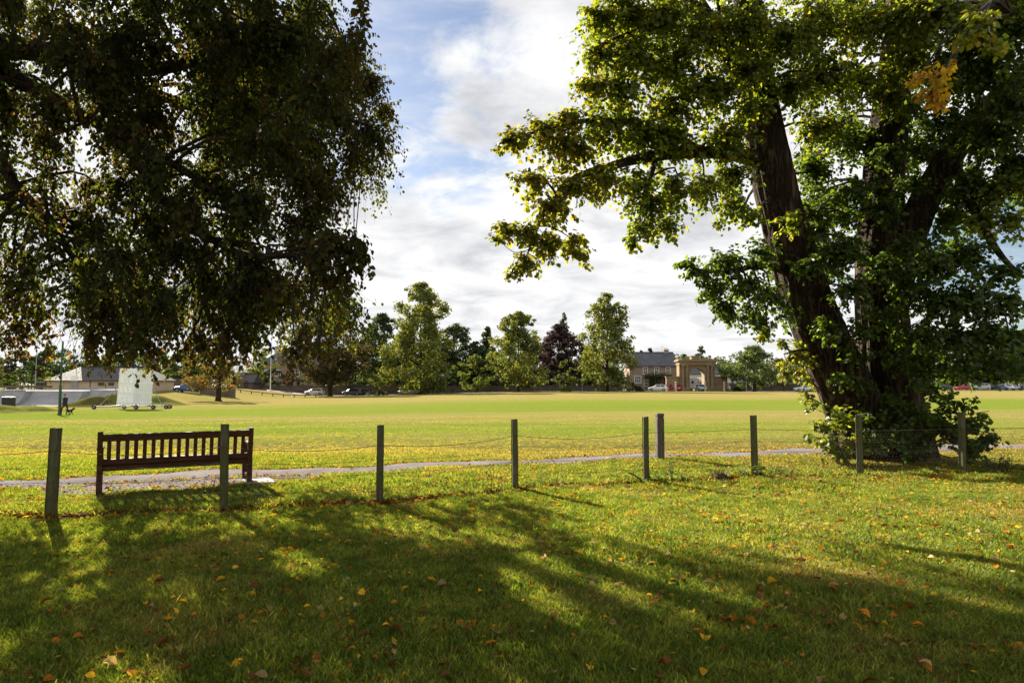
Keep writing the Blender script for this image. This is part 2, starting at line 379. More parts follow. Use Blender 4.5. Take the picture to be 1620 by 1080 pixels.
struct(link(np_mesh('path', np.vstack(rows), np.stack([i, i + 1, i + nn + 1, i + nn], 1), smooth=True), 'path', M['path']))
# widened gravel standing in front of and under the bench
pad = []
bx = np.linspace(-7.3, -3.3, 26); th = np.linspace(0, 1, 26)
rows = []
for k in range(6):
    f = k / 5; dep = 1.55 * np.sin(np.pi * np.clip(th, .02, .98)) ** .5 * (1 - f)
    yy = path_lo(bx) + .03 - dep + .05 * np.sin(bx * 5 + k); rows.append(np.stack([bx, yy, terrain(bx, yy) + .009], 1))
i = (np.arange(5)[:, None] * 26 + np.arange(25)[None]).ravel()
struct(link(np_mesh('gravel_patch', np.vstack(rows), np.stack([i, i + 1, i + 27, i + 26], 1), smooth=True), 'gravel_patch', M['path']))
def on_pad(x, y):
    t_ = np.clip((x + 7.3) / 4.0, 0, 1); return (x > -7.3) & (x < -3.3) & (y > path_lo(x) - 1.5 * np.sin(np.pi * t_) ** .5) & (y <= path_lo(x))

# bare strip under the fence line
FP = [(-9.7, 8.05), (-7.7, 8.2), (-5.60, 8.39), (-3.59, 8.62), (-1.80, 9.39), (0.05, 10.35), (2.21, 11.37), (4.17, 11.84), (6.15, 12.17), (8.06, 12.34), (10.1, 12.5), (12.2, 12.6)]
FX, FY = np.array(FP).T
xs = np.arange(-9, 9, .12); f0 = np.interp(xs, FX, FY); rows = []
wd = (.10 + .10 * np.sin(xs * 2.3) * np.sin(xs * .9 + 1) + .05 * np.sin(xs * 9)) * np.interp(xs, [-7, -5, -1, 1, 4, 9], [1, 1.2, 1, .6, .7, .5])
for k, s_ in enumerate((-1, -.4, .4, 1)):
    yy = f0 - .05 + s_ * np.maximum(wd, .03); rows.append(np.stack([xs, yy, terrain(xs, yy) + (.006 if abs(s_) == 1 else .028)], 1))
nn = len(xs); i = (np.arange(3)[:, None] * nn + np.arange(nn - 1)[None]).ravel()
struct(link(np_mesh('bare_earth', np.vstack(rows), np.stack([i, i + 1, i + nn + 1, i + nn], 1), smooth=True), 'bare_earth', M['soil']))

# road along the far side
xs = np.arange(-120, 260, 5.0); nn = len(xs)
rows = [np.stack([xs, np.full(nn, y_), terrain(xs, np.full(nn, y_)) + .02], 1) for y_ in (146.0, 149.0, 152.5)]
i = (np.arange(2)[:, None] * nn + np.arange(nn - 1)[None]).ravel()
struct(link(np_mesh('road', np.vstack(rows), np.stack([i, i + 1, i + nn + 1, i + nn], 1)), 'road', M['asphalt']))
# far hills
def hillz(x, y):
    return -3 + 10 * sst(330, 430, y) * (0.6 + .4 * np.sin(x * .006 + 1)) + 3 * sst(330, 520, y) * np.sin(x * .017)
struct(grid_mesh('hills', np.arange(-700, 900, 20.0), np.arange(330, 900, 15.0), hillz, M['hill']))

# earth mounds behind the sight screen
def mound(name, c, rx, ry, h, mat, seed, label):
    xs = np.linspace(-1, 1, 30); r_ = np.random.default_rng(seed); ph = r_.uniform(0, 6, 6)
    X, Y = np.meshgrid(xs, xs); rr = np.sqrt(X ** 2 + Y ** 2)
    Z = h * (1 - sst(.1, 1.0, rr)) * (1 + .25 * np.sin(4 * X + ph[0]) * np.sin(5 * Y + ph[1])) + .06 * np.sin(9 * X + ph[2]) * np.sin(11 * Y + ph[3]) * (rr < .9)
    Wx, Wy = c[0] + X * rx, c[1] + Y * ry
    V = np.stack([Wx, Wy, terrain(Wx, Wy) + Z - .03], -1).reshape(-1, 3)
    i = (np.arange(29)[:, None] * 30 + np.arange(29)[None]).ravel()
    o = link(np_mesh(name, V, np.stack([i, i + 1, i + 31, i + 30], 1), smooth=True), name, mat); struct(o); return o
M['mound'] = simple('rough_grass_bank', (.085, .115, .020), (.125, .105, .04), 1.0, .9, spec=0.0, bs=.8, bd=.1)
M['mound2'] = simple('bare_earth_bank', (.075, .05, .028), (.085, .10, .022), 1.0, .9, spec=0.0, bs=.8, bd=.1)
mound('earth_bank', (gx(148, 80), 80), 4.0, 4.0, 1.15, M['mound2'], 1, '')
mound('earth_bank', (gx(178, 81), 81.5), 4.2, 3.5, 1.15, M['mound'], 2, '')
mound('earth_bank', (gx(240, 84), 84), 5.2, 4.2, 1.0, M['mound'], 3, '')
mound('earth_bank', (gx(52, 66), 66), 3.6, 3.0, .5, M['mound'], 4, '')
mound('earth_bank', (gx(5, 64), 64), 3.6, 3.0, .55, M['mound'], 5, '')

# ------------------------------------------------------------------ near trees
BS = 0
def limb_samples(paths):
    pts, rad = [], []
    for path, r in paths:
        for a in range(len(path) - 1):
            for k in range(6):
                f = k / 6; pts.append(path[a].lerp(path[a + 1], f)); rad.append(r[a] * (1 - f) + r[a + 1] * f)
        pts.append(path[-1]); rad.append(r[-1])
    return np.array([tuple(p) for p in pts]), np.array(rad)

def smooth_path(pts, rad, sub=5):
    """Catmull-Rom through the control points"""
    P_, R_ = [], []; n = len(pts)
    for i in range(n - 1):
        p0, p1, p2, p3 = pts[max(i - 1, 0)], pts[i], pts[i + 1], pts[min(i + 2, n - 1)]
        for k in range(sub):
            t_ = k / sub
            P_.append(.5 * ((2 * p1) + (p2 - p0) * t_ + (2 * p0 - 5 * p1 + 4 * p2 - p3) * t_ ** 2 + (3 * p1 - p0 - 3 * p2 + p3) * t_ ** 3))
            R_.append(rad[i] * (1 - t_) + rad[i + 1] * t_)
    P_.append(pts[-1]); R_.append(rad[-1]); return P_, R_

# gaps in the foliage where the photo shows sun patches on the lawn (ground segments, radius)
GAPS = [((-4.2, 6.8), (-3.95, 6.5), .2), ((-3.9, 6.3), (-3.6, 5.9), .16), ((-1.9, 6.2), (-1.55, 5.5), .20), ((.25, 6.2), (1.3, 4.55), .19), ((.85, 6.35), (1.85, 4.9), .17), ((.0, 5.6), (.6, 4.7), .14), ((-2.5, 5.1), (-2.2, 4.7), .14), ((1.5, 6.6), (2.3, 5.6), .13), ((-.4, 7.4), (.1, 6.7), .12), ((-3.0, 7.6), (-2.7, 7.2), .15), ((.1, 5.2), (.7, 4.2), .13)]
def in_gap(p_):
    qx, qy = p_[0] - SD.x * p_[2] / SD.z, p_[1] - SD.y * p_[2] / SD.z
    for a, b, r in GAPS:
        dx, dy = b[0] - a[0], b[1] - a[1]; t_ = min(max(((qx - a[0]) * dx + (qy - a[1]) * dy) / (dx * dx + dy * dy), 0), 1)
        if math.hypot(qx - a[0] - t_ * dx, qy - a[1] - t_ * dy) < r * .7: return True
    return False

def grow_lobes(lobes, limbs, asp, leaf, palette, droop, per, out_flat=.6, spread=1.0):
    """lobes: (centre, radius, density, palette key).  returns leaf arrays and the twig mesh"""
    sp, sr = limb_samples(limbs); tw = MB(); LP, LA, LN, LS, LC = [], [], [], [], []
    for c, r, dens, key in lobes:
        c = np.array(c); d = np.linalg.norm(sp - c, axis=1) - .8 * (sp[:, 2] > c[2] - .3); d = d + 100 * (sp[:, 2] < 8) if key == 'u' else d; j = int(np.argmin(d)); a = sp[j]
        mid = (a + c) / 2 + rng.normal(0, .12, 3) + np.array([0, 0, .12 * np.linalg.norm(c - a)])
        br = min(sr[j] * .5, .012 + .011 * np.linalg.norm(c - a) + .012 * r)
        q, rr = smooth_path([Vector(a), Vector(mid), Vector(c)], [br, br * .75, br * .45], 3); tw.tube(q, rr, 5, cap=False)
        nt = max(4, int(per * dens * r * r))
        for k in range(nt):
            u = rdir(1)[0]; u[2] *= .75; L = r * (.45 + .65 * rng.random())
            s0 = c + (a - c) * rng.random() * .25 + rdir(1)[0] * .08 * r
            e = c + u * L * spread; e[2] -= droop * r * rng.random()
            m1 = (s0 + e) / 2 + np.array([0, 0, .18 * r * (1 if droop > .3 else .5)]) + rng.normal(0, .05 * r, 3)
            q, rr = smooth_path([Vector(s0), Vector(m1), Vector(e)], [.0042, .0028, .001], 2)
            if key != 'u' and c[2] > 1 and in_gap(m1): continue
            tw.tube([q[0], q[2], q[4]], [rr[0], rr[2], rr[4]], 3, cap=False)
            Q = np.array([tuple(p) for p in q]); nl = int(9 + 6 * rng.random()); ts = np.sort(.12 + .88 * rng.random(nl) ** .8)
            idx = ts * (len(Q) - 1); i0 = np.minimum(idx.astype(int), len(Q) - 2); fr = (idx - i0)[:, None]
            pp = Q[i0] * (1 - fr) + Q[i0 + 1] * fr; td = unit(Q[i0 + 1] - Q[i0])
            side = unit(np.cross(td, np.array([0, 0, 1.0]) + rng.normal(0, .25, 3))) * np.where(np.arange(nl) % 2, 1, -1)[:, None]
            ax = unit(td * .55 + side * .9 + np.array([0, 0, -.25 - .5 * droop]) + rng.normal(0, .3, (nl, 3)))
            nr = unit(np.array([0, 0, 1.0]) * out_flat + u * .5 + rng.normal(0, .45, (nl, 3)))
            LP.append(pp + ax * .012 + rng.normal(0, .025, (nl, 3))); LA.append(ax); LN.append(nr)
            LS.append(leaf * (2.2 if key == 'u' else 1) * (.65 + .6 * rng.random(nl))); cols, wts = palette[key]  # leaves of the added overhead crown are enlarged to block more sky
            tone = 1 + rng.normal(0, .12); LC.append(pick(cols, wts, nl, .3) * tone)
    return np.vstack(LP), np.vstack(LA), np.vstack(LN), np.concatenate(LS), np.vstack(LC), tw

def open_gaps(arr):
    Pp = arr[0]; q = Pp[:, :2] - np.array([SD.x, SD.y]) * (Pp[:, 2:3] / SD.z); keep = np.ones(len(Pp), bool)
    for a, b, r in GAPS:
        a, b = np.array(a), np.array(b); t_ = np.clip(((q - a) @ (b - a)) / ((b - a) @ (b - a)), 0, 1); dd = np.linalg.norm(q - (a + t_[:, None] * (b - a)), axis=1)
        keep &= ~((dd < r * rng.uniform(.8, 1.3, len(q))) & (rng.random(len(q)) < .92) & (Pp[:, 2] > 1))
    return tuple(x_[keep] for x_ in arr[:5]) + (arr[5],)

def finish_crown(tree, base, arr, asp, fold, mat, leaf, npart=300, name='foliage'):
    """the 300 leaves that show largest become parts; the rest is one mass"""
    Pp, A, Nn, S, C, tw = arr
    cam_ = np.array([0, 0, CAMH]); v = Pp - cam_; px = CX + F * v[:, 0] / v[:, 1]; py = 606 - F * v[:, 2] / v[:, 1]
    inn = (px > 5) & (px < 1615) & (py > 5) & (v[:, 1] > .5)
    A = unit(A); B = unit(np.cross(Nn, A)); N2 = np.cross(A, B)
    score = np.where(inn, S / np.linalg.norm(v, axis=1) * np.abs(np.sum(unit(v) * N2, 1)), -1)
    top = np.argsort(-score)[:npart]; keep = np.ones(len(Pp), bool); keep[top] = False
    V, Fq, Cc = leaf_geo(Pp[keep] - base, A[keep], N2[keep], S[keep], C[keep], asp, fold)
    crown = link(np_mesh(name, V, Fq, Cc), name, mat, tree, 'stuff')
    # shared leaf meshes in six tones
    tones = []
    order = np.argsort(C[top].sum(1)); groups = np.array_split(order, 6)
    for g_ in groups:
        cm_ = C[top][g_].mean(0); V, Fq, Cc = leaf_geo(np.zeros((1, 3)), np.array([[1., 0, 0]]), np.array([[0, 0, 1.]]), [1.0], cm_[None], asp, fold)
        me = np_mesh('leaf', V, Fq, Cc); me.materials.append(mat)
        for k in g_:
            i = top[k]; o = bpy.data.objects.new('leaf', me); COL.objects.link(o); o.parent = crown
            mm = Matrix((A[i], B[i], N2[i])).transposed().to_4x4(); mm.translation = Vector(Pp[i] - base); o.matrix_basis = mm @ Matrix.Scale(float(S[i]), 4)
    return crown

# ---- copper beech at the left: the trunk stands outside the frame, the limbs reach in
LBASE = np.array([-13.2, 12.6, float(terrain(-13.2, 12.6))])
beech = thing('beech_tree', 'dark drooping copper beech whose branches hang over the bench', 'tree', LBASE)
V3 = lambda *a: Vector(a)
Ltrunk = ([V3(-13.2, 12.6, -.2), V3(-13.15, 12.6, .5), V3(-13.1, 12.55, 2), V3(-13, 12.4, 4.2), V3(-12.9, 12.3, 6.5), V3(-12.6, 12.2, 9.5), V3(-12.4, 12, 13)], [.95, .68, .58, .52, .46, .34, .18])
Llimbs = [Ltrunk,
  ([V3(-12.9, 12.3, 6.0), at(-90, 90, 11.6), at(0, 75, 11.3), at(120, 92, 11), at(240, 110, 10.8), at(370, 80, 10.6), at(480, 60, 10.6)], [.30, .25, .21, .15, .11, .07, .03]),
  ([V3(-12.9, 12.3, 5.2), at(-80, 60, 11), at(10, 115, 10.5), at(100, 165, 10.2), at(190, 215, 10), at(290, 270, 9.9), at(380, 330, 9.8)], [.24, .19, .14, .10, .08, .055, .025]),
  ([at(120, 92, 11), at(250, 150, 11.6), at(380, 190, 12), at(500, 180, 12.2), at(590, 200, 12.2)], [.12, .09, .07, .045, .02]),
  ([at(190, 215, 10), at(270, 330, 10.5), at(380, 400, 9.6), at(500, 400, 9.0), at(560, 400, 8.9)], [.07, .06, .05, .035, .015]),
  ([V3(-12.9, 12.3, 4.6), at(-60, 230, 10.8), at(30, 300, 10.4), at(90, 370, 10.2), at(140, 450, 10)], [.16, .12, .08, .05, .02]),
  ([V3(-12.6, 12.2, 8.5), at(-60, -60, 12), at(150, -60, 11.6), at(350, -50, 11.2), at(500, -10, 10.8)], [.22, .18, .14, .1, .05]),
  ([V3(-12.45, 12.05, 12), V3(-9, 9, 12), V3(-5, 5, 11.5), V3(-1, 1.5, 10.5), V3(3, -2, 10)], [.2, .17, .13, .09, .03]),  # this limb and the next are added to carry the unseen overhead crown
  ([V3(-12.5, 12.1, 11), V3(-8, 11, 13), V3(-3.5, 9.5, 12.6), V3(1, 7, 11.6), V3(3.5, 5, 11)], [.2, .17, .13, .09, .03]),
]
tb = MB(); limb_pts = []
for k, (p, r) in enumerate(Llimbs):
    q, rr = smooth_path(p, r, 6); tb.tube([v - Vector(LBASE) for v in q], rr, 22 if k == 0 else 10, rid=.035 if k == 0 else .03, seed=k)
    limb_pts.append((q[::3] + [q[-1]], rr[::3] + [rr[-1]]))
tb.build('trunk', M['bark'], beech, smooth=True)
Lpoly_edge = [(-40, 555), (30, 575), (80, 592), (140, 600), (190, 620), (260, 545), (310, 558), (370, 585), (430, 580), (480, 598), (520, 640)]   # y , right-hand limit x
lob = []
def ladd(px, py, d, r, dens=1.0, key='b'): lob.append((tuple(at(px, py, d)), r, dens, key))
for py in range(-30, 480, 62):
    lim = np.interp(py, [a for a, b in Lpoly_edge], [b for a, b in Lpoly_edge])
    for px in range(-70, int(lim) - 20, 78):
        for rep in range(2):
            x_, y_ = px + rng.uniform(-30, 30), py + rng.uniform(-26, 26)
            if x_ > lim - 42: continue
            d = rng.uniform(9.2, 10.6) if rep == 0 else rng.uniform(10.6, 11.6 if py > 300 else 15.2 if x_ > 330 else 12.6)
            thin = .34 if (x_ < 130 and py > 170) else .95
            if 330 < x_ < 440 and 180 < y_ < 260: thin = .45
            ladd(x_, y_, d, rng.uniform(.5, .74), thin, 'b' if rng.random() < .75 else 'c')
# the far side of the crown, which shades the lawn
for k in range(34): ladd(rng.uniform(340, 590), rng.uniform(40, 285), rng.uniform(13.2, 16), rng.uniform(.7, .95), .7, 'b')
for k in range(15): ladd(150 + 29 * k + rng.uniform(-8, 8), rng.uniform(435, 500), rng.uniform(12.8, 14.4), rng.uniform(.5, .68), .62, 'b')
# right-hand fringe and hanging ends
for px, py, d, r in [(560, 60, 10.8, .40), (590, 120, 13.5, .48), (612, 170, 14.4, .44), (600, 215, 14, .48), (560, 240, 13.2, .5), (540, 180, 14.6, .7), (560, 130, 14.2, .6), (500, 230, 14.5, .7), (490, 150, 15, .8), (520, 280, 10.8, .42), (535, 300, 10.6, .3), (505, 330, 10.6, .4),
                     (560, 375, 8.9, .32), (575, 400, 8.9, .22), (550, 420, 8.9, .32), (520, 380, 8.9, .42), (500, 410, 9.0, .4), (565, 20, 7.2, .2), (575, -20, 7.2, .2)]:
    ladd(px, py, d, r, 1.15, 'c')
for px, py, d, r, dn in [(-30, 500, 10.6, .5, .8), (20, 470, 10.4, .5, .8), (15, 520, 10.2, .34, .7), (70, 500, 10.3, .42, .7), (105, 520, 10.2, .42, .8), (140, 545, 10, .36, .8), (170, 490, 10.2, .55, .9), (190, 530, 10, .36, .8),
                     (235, 500, 10, .5, .9), (230, 550, 10, .30, .8), (285, 490, 10, .5, .9), (300, 540, 10, .38, .9), (330, 510, 10, .45, .9), (360, 545, 10, .36, .9), (385, 495, 10.2, .4, .8), (390, 540, 10.2, .22, .7),
                     (480, 445, 8.9, .38, .9), (515, 450, 8.9, .32, .9), (540, 440, 8.9, .22, .9), (490, 495, 8.9, .28, .9), (520, 500, 8.9, .24, .8), (480, 540, 8.9, .25, .8), (505, 545, 8.9, .22, .8), (470, 565, 8.9, .16, .6), (445, 440, 9.4, .4, .8), (410, 450, 9.8, .45, .8)]:
    ladd(px, py, d, r, dn * 1.2, 'd')
palL = {'u': ([(.032, .044, .010), (.058, .070, .013)], [5, 4]),
        'b': ([(.029, .042, .009), (.052, .068, .012), (.038, .022, .012), (.10, .10, .018)], [5, 4, 1.2, 1.0]),
        'c': ([(.045, .050, .012), (.065, .038, .016), (.060, .066, .014), (.12, .08, .02)], [4, 2.2, 3, .8]),
        'd': ([(.055, .065, .014), (.10, .085, .015), (.13, .06, .014), (.05, .03, .015)], [5, 3, 2, 2])}
# unseen overhead crown, added to block sky light and deepen the lawn's shade
for k in range(105):
    x, y = rng.uniform(-11, 6.5), rng.uniform(-6.0, 12.5)
    lob.append(((x, y, max(8.2, 1.6 + .62 * y + 3.2) + rng.uniform(0, 1.6)), rng.uniform(1.1, 1.5), .20, 'u'))
arrL = grow_lobes(lob, limb_pts,   .64, .077, palL, 1.35, 172, .2)
twm = arrL[5]; twm.v = [(a - LBASE[0], b - LBASE[1], c - LBASE[2]) for a, b, c in twm.v]
twm.build('twigs', M['twig'], beech, kind='stuff')
finish_crown(beech, LBASE, open_gaps(arrL), .64, .3, M["leaf"], .082)

# ---- old lime at the right
RB = at(1395, 722, 14.9); RBASE = np.array([RB.x, 14.9, float(terrain(RB.x, 14.9))])
lime = thing('lime_tree', 'old multi-stemmed lime tree with leafy shoots round its base', 'tree', RBASE)
Rl = [
  ([at(1372, 738, 14.8), at(1366, 705, 14.8), at(1352, 650, 14.8), at(1318, 570, 14.7), at(1280, 480, 14.6), at(1252, 390, 14.4), at(1228, 300, 14.2), at(1208, 200, 14.0), at(1192, 90, 13.8), at(1180, -30, 13.7), at(1170, -180, 13.6)], [.85, .72, .60, .54, .50, .47, .43, .39, .33, .26, .16]),
  ([at(1420, 738, 15), at(1418, 690, 15), at(1405, 600, 15), at(1396, 480, 15), at(1394, 360, 14.9), at(1400, 240, 14.8), at(1415, 110, 14.7), at(1425, -20, 14.6), at(1435, -180, 14.5)], [.90, .70, .58, .52, .46, .40, .34, .26, .15]),
  ([at(1400, 520, 14.9), at(1418, 430, 14.7), at(1452, 340, 14.5), at(1505, 245, 14.2), at(1560, 175, 14), at(1640, 100, 13.6), at(1740, 30, 13.2)], [.40, .36, .31, .26, .22, .17, .1]),
  ([at(1215, 260, 14.1), at(1170, 244, 13.8), at(1110, 240, 13.4), at(1040, 246, 13), at(970, 262, 12.6), at(905, 285, 12.2), at(860, 340, 11.9), at(835, 400, 11.7)], [.20, .17, .14, .11, .08, .06, .035, .015]),
  ([at(1200, 170, 13.9), at(1150, 85, 13.6), at(1098, 5, 13.4), at(1045, -80, 13.2)], [.24, .22, .19, .12]),
  ([at(1110, 240, 13.4), at(1030, 200, 12.9), at(940, 190, 12.5), at(860, 205, 12.2), at(790, 228, 12)], [.09, .07, .05, .03, .012]),
  ([at(1098, 5, 13.4), at(1040, 40, 13), at(980, 60, 12.8), at(930, 80, 12.6)], [.1, .08, .05, .02]),
  ([at(1040, 246, 13), at(1020, 310, 12.6), at(1005, 375, 12.4)], [.06, .04, .015]),
  ([at(1265, 440, 14.5), at(1210, 420, 14), at(1150, 430, 13.6), at(1095, 425, 13.3)], [.10, .07, .045, .015]),
  ([at(1330, 590, 14.5), at(1280, 555, 14.2), at(1240, 560, 14.0)], [.06, .04, .012]),
  ([at(1505, 245, 14.2), at(1540, 330, 13.6), at(1580, 400, 13.2), at(1620, 440, 13)], [.12, .09, .06, .03]),
  ([at(1420, 440, 14.6), at(1480, 470, 13.8), at(1540, 490, 13.2), at(1610, 500, 12.8)], [.11, .09, .06, .02]),
  ([at(1415, 110, 14.7), at(1480, 40, 13.5), at(1560, 0, 12.4), at(1600, 20, 11)], [.16, .13, .1, .05]),
]
tb = MB(); limb_pts = []
for k, (p, r) in enumerate(Rl):
    big = k < 3; q, rr = smooth_path(p, r, 12 if big else 5)
    q = [v - Vector(RBASE) for v in q]; tb.tube(q, rr, 76 if big else 12, rid=.035, seed=k + 20)
    limb_pts.append(([v + Vector(RBASE) for v in q[::4]] + [q[-1] + Vector(RBASE)], rr[::4] + [rr[-1]]))
# buttress roots
for a, L in ((3.4, 1.0), (4.2, 1.15), (5.0, 1.05), (5.7, .9), (2.6, .9)):
    p0 = Vector((0.0 + .25 * math.cos(a), .25 * math.sin(a), .75)); p1 = Vector((.62 * math.cos(a), .62 * math.sin(a), .30)); p2 = Vector((L * math.cos(a), L * math.sin(a), -.08))
    q, rr = smooth_path([p0, p1, p2], [.34, .27, .12], 5); tb.tube(q, rr, 12, rid=.04, seed=int(a * 10))
tb.build('trunk', M['bark'], lime, smooth=True)
lob = []
for e in [(815, 222, 12.1, .38, 1, 'y'), (860, 212, 12.2, .5, 1, 'y'), (905, 235, 12.2, .6, 1, 'y'), (900, 190, 12.3, .4, 1, 'y'), (955, 205, 12.5, .6, 1, 'g'), (1010, 215, 12.8, .7, 1, 'g'), (1060, 220, 13, .7, 1, 'g'),
  (840, 285, 11.9, .42, 1, 'y'), (875, 330, 11.8, .46, 1, 'y'), (838, 365, 11.7, .36, 1, 'y'), (800, 362, 11.7, .26, .9, 'y'), (785, 375, 11.7, .16, .9, 'y'), (870, 385, 11.7, .38, 1, 'y'), (830, 415, 11.6, .28, 1, 'y'), (806, 432, 11.6, .16, .9, 'y'), (915, 385, 11.8, .28, 1, 'y'), (928, 405, 11.8, .16, 1, 'y'),
  (905, 300, 12, .5, 1, 'y'), (955, 285, 12.3, .55, 1, 'y'), (1005, 290, 12.5, .5, 1, 'g'), (1030, 325, 12.4, .45, 1, 'g'), (1015, 365, 12.3, .34, 1, 'g'), (1000, 385, 12.2, .2, 1, 'g'), (1055, 360, 12.5, .32, 1, 'g'), (1070, 300, 12.8, .55, 1, 'g'), (1115, 300, 13, .5, 1, 'g'),
  (940, 140, 12.4, .46, 1, 'y'), (985, 150, 12.6, .6, 1, 'g'), (950, 85, 12.6, .42, 1, 'g'), (1000, 90, 12.7, .75, 1, 'g'), (945, 30, 12.6, .45, 1, 'g'), (990, 20, 12.8, .7, 1, 'g'), (960, -40, 12.8, .7, 1, 'g'), (1045, 30, 13, .8, 1, 'g'), (1060, 110, 13, .8, 1, 'g'), (1060, 170, 13, .6, 1, 'g'), (1110, 60, 13, .8, 1, 'g'), (1120, 150, 13, .8, 1, 'g'), (1150, 220, 13.2, .7, 1, 'g'), (1160, 280, 13.3, .5, 1, 'g'),
  (1180, 110, 12.8, .65, 1, 'g'), (1185, 40, 12.8, .8, 1, 'g'), (1190, 170, 12.9, .45, .9, 'g'), (1245, 60, 13, .8, 1, 'g'), (1250, 140, 13.4, .7, 1, 'g'), (1160, 330, 13.4, .45, .9, 'g'), (1190, 340, 13.4, .3, .9, 'g'),
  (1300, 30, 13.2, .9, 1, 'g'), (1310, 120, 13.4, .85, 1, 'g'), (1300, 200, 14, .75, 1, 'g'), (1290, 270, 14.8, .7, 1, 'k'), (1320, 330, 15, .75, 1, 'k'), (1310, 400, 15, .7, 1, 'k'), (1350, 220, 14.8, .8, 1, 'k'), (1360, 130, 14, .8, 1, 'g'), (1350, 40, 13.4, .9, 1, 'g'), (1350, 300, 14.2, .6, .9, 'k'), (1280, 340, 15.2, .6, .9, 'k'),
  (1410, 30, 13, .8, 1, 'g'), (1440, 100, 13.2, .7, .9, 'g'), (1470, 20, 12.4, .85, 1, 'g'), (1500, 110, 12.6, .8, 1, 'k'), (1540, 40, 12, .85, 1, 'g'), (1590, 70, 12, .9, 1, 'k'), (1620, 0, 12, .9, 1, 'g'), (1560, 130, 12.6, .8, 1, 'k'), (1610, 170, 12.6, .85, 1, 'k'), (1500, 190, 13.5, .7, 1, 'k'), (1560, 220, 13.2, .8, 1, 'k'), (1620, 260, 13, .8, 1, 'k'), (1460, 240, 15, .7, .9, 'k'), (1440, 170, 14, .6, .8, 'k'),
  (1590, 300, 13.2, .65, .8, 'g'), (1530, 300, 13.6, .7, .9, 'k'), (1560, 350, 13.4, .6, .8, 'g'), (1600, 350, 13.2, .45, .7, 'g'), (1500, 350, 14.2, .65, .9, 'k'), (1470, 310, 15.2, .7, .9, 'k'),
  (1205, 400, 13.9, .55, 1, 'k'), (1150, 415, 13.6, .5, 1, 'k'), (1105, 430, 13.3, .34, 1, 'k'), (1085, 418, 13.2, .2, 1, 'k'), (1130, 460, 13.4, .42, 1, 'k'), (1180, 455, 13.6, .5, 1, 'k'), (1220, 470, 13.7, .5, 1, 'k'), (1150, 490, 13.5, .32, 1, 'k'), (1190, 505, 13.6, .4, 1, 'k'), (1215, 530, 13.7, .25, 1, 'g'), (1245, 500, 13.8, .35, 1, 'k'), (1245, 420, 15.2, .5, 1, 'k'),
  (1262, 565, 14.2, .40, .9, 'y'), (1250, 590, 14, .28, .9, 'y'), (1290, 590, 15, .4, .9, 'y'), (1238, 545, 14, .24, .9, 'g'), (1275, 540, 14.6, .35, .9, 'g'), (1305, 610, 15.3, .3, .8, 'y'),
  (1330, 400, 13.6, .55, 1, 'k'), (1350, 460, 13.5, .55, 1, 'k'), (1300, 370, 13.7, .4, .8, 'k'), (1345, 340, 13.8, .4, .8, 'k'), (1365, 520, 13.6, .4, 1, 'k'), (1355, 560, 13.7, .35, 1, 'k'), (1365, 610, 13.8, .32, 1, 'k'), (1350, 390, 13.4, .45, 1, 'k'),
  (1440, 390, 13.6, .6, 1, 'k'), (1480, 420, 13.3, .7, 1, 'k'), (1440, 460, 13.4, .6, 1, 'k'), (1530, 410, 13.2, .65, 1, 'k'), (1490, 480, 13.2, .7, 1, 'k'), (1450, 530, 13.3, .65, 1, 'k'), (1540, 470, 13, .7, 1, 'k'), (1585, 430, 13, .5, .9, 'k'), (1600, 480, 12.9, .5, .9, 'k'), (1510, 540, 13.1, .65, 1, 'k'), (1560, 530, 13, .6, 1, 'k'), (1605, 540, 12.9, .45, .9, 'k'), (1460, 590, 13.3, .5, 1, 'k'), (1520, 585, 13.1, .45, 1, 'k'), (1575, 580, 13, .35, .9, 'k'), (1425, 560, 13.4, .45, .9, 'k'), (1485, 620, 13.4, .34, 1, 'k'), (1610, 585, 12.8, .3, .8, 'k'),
  (1280, 420, 13.6, .42, 1, 'k'), (1310, 520, 13.6, .42, 1, 'k'), (1330, 600, 13.8, .3, 1, 'k'), (1250, 350, 13.4, .35, 1, 'g'), (1400, 330, 13.8, .5, 1, 'k'), (1390, 420, 13.6, .5, 1, 'k'), (1400, 240, 13.6, .5, 1, 'k'), (1435, 290, 13.8, .5, 1, 'k'), (1410, 150, 13.6, .6, 1, 'g'), (1400, 500, 13.6, .4, 1, 'k'),
  (1470, 150, 9.2, .20, 1.4, 'o'), (1450, 125, 9.2, .16, 1.4, 'o'), (1490, 118, 9.2, .16, 1.2, 'o'), (1478, 172, 9.2, .12, 1.2, 'o'), (1545, 40, 8.6, .30, 1.2, 'l'), (1570, 75, 8.6, .2, 1.2, 'l'), (1525, 60, 8.6, .18, 1.2, 'l')]:
    px, py, d, r, dn, key = e; r *= 1.14 if px < 1200 else 1; dn *= 1.1 if px < 1200 else 1; lob.append((tuple(at(px, py, d)), r, dn, key))
    if px > 1160 and py < 430 and d > 11: lob.append((tuple(at(px + rng.uniform(-35, 35), py + rng.uniform(-35, 35), 16.2 + rng.uniform(-.4, 1))), r * .95, .6, 'k'))
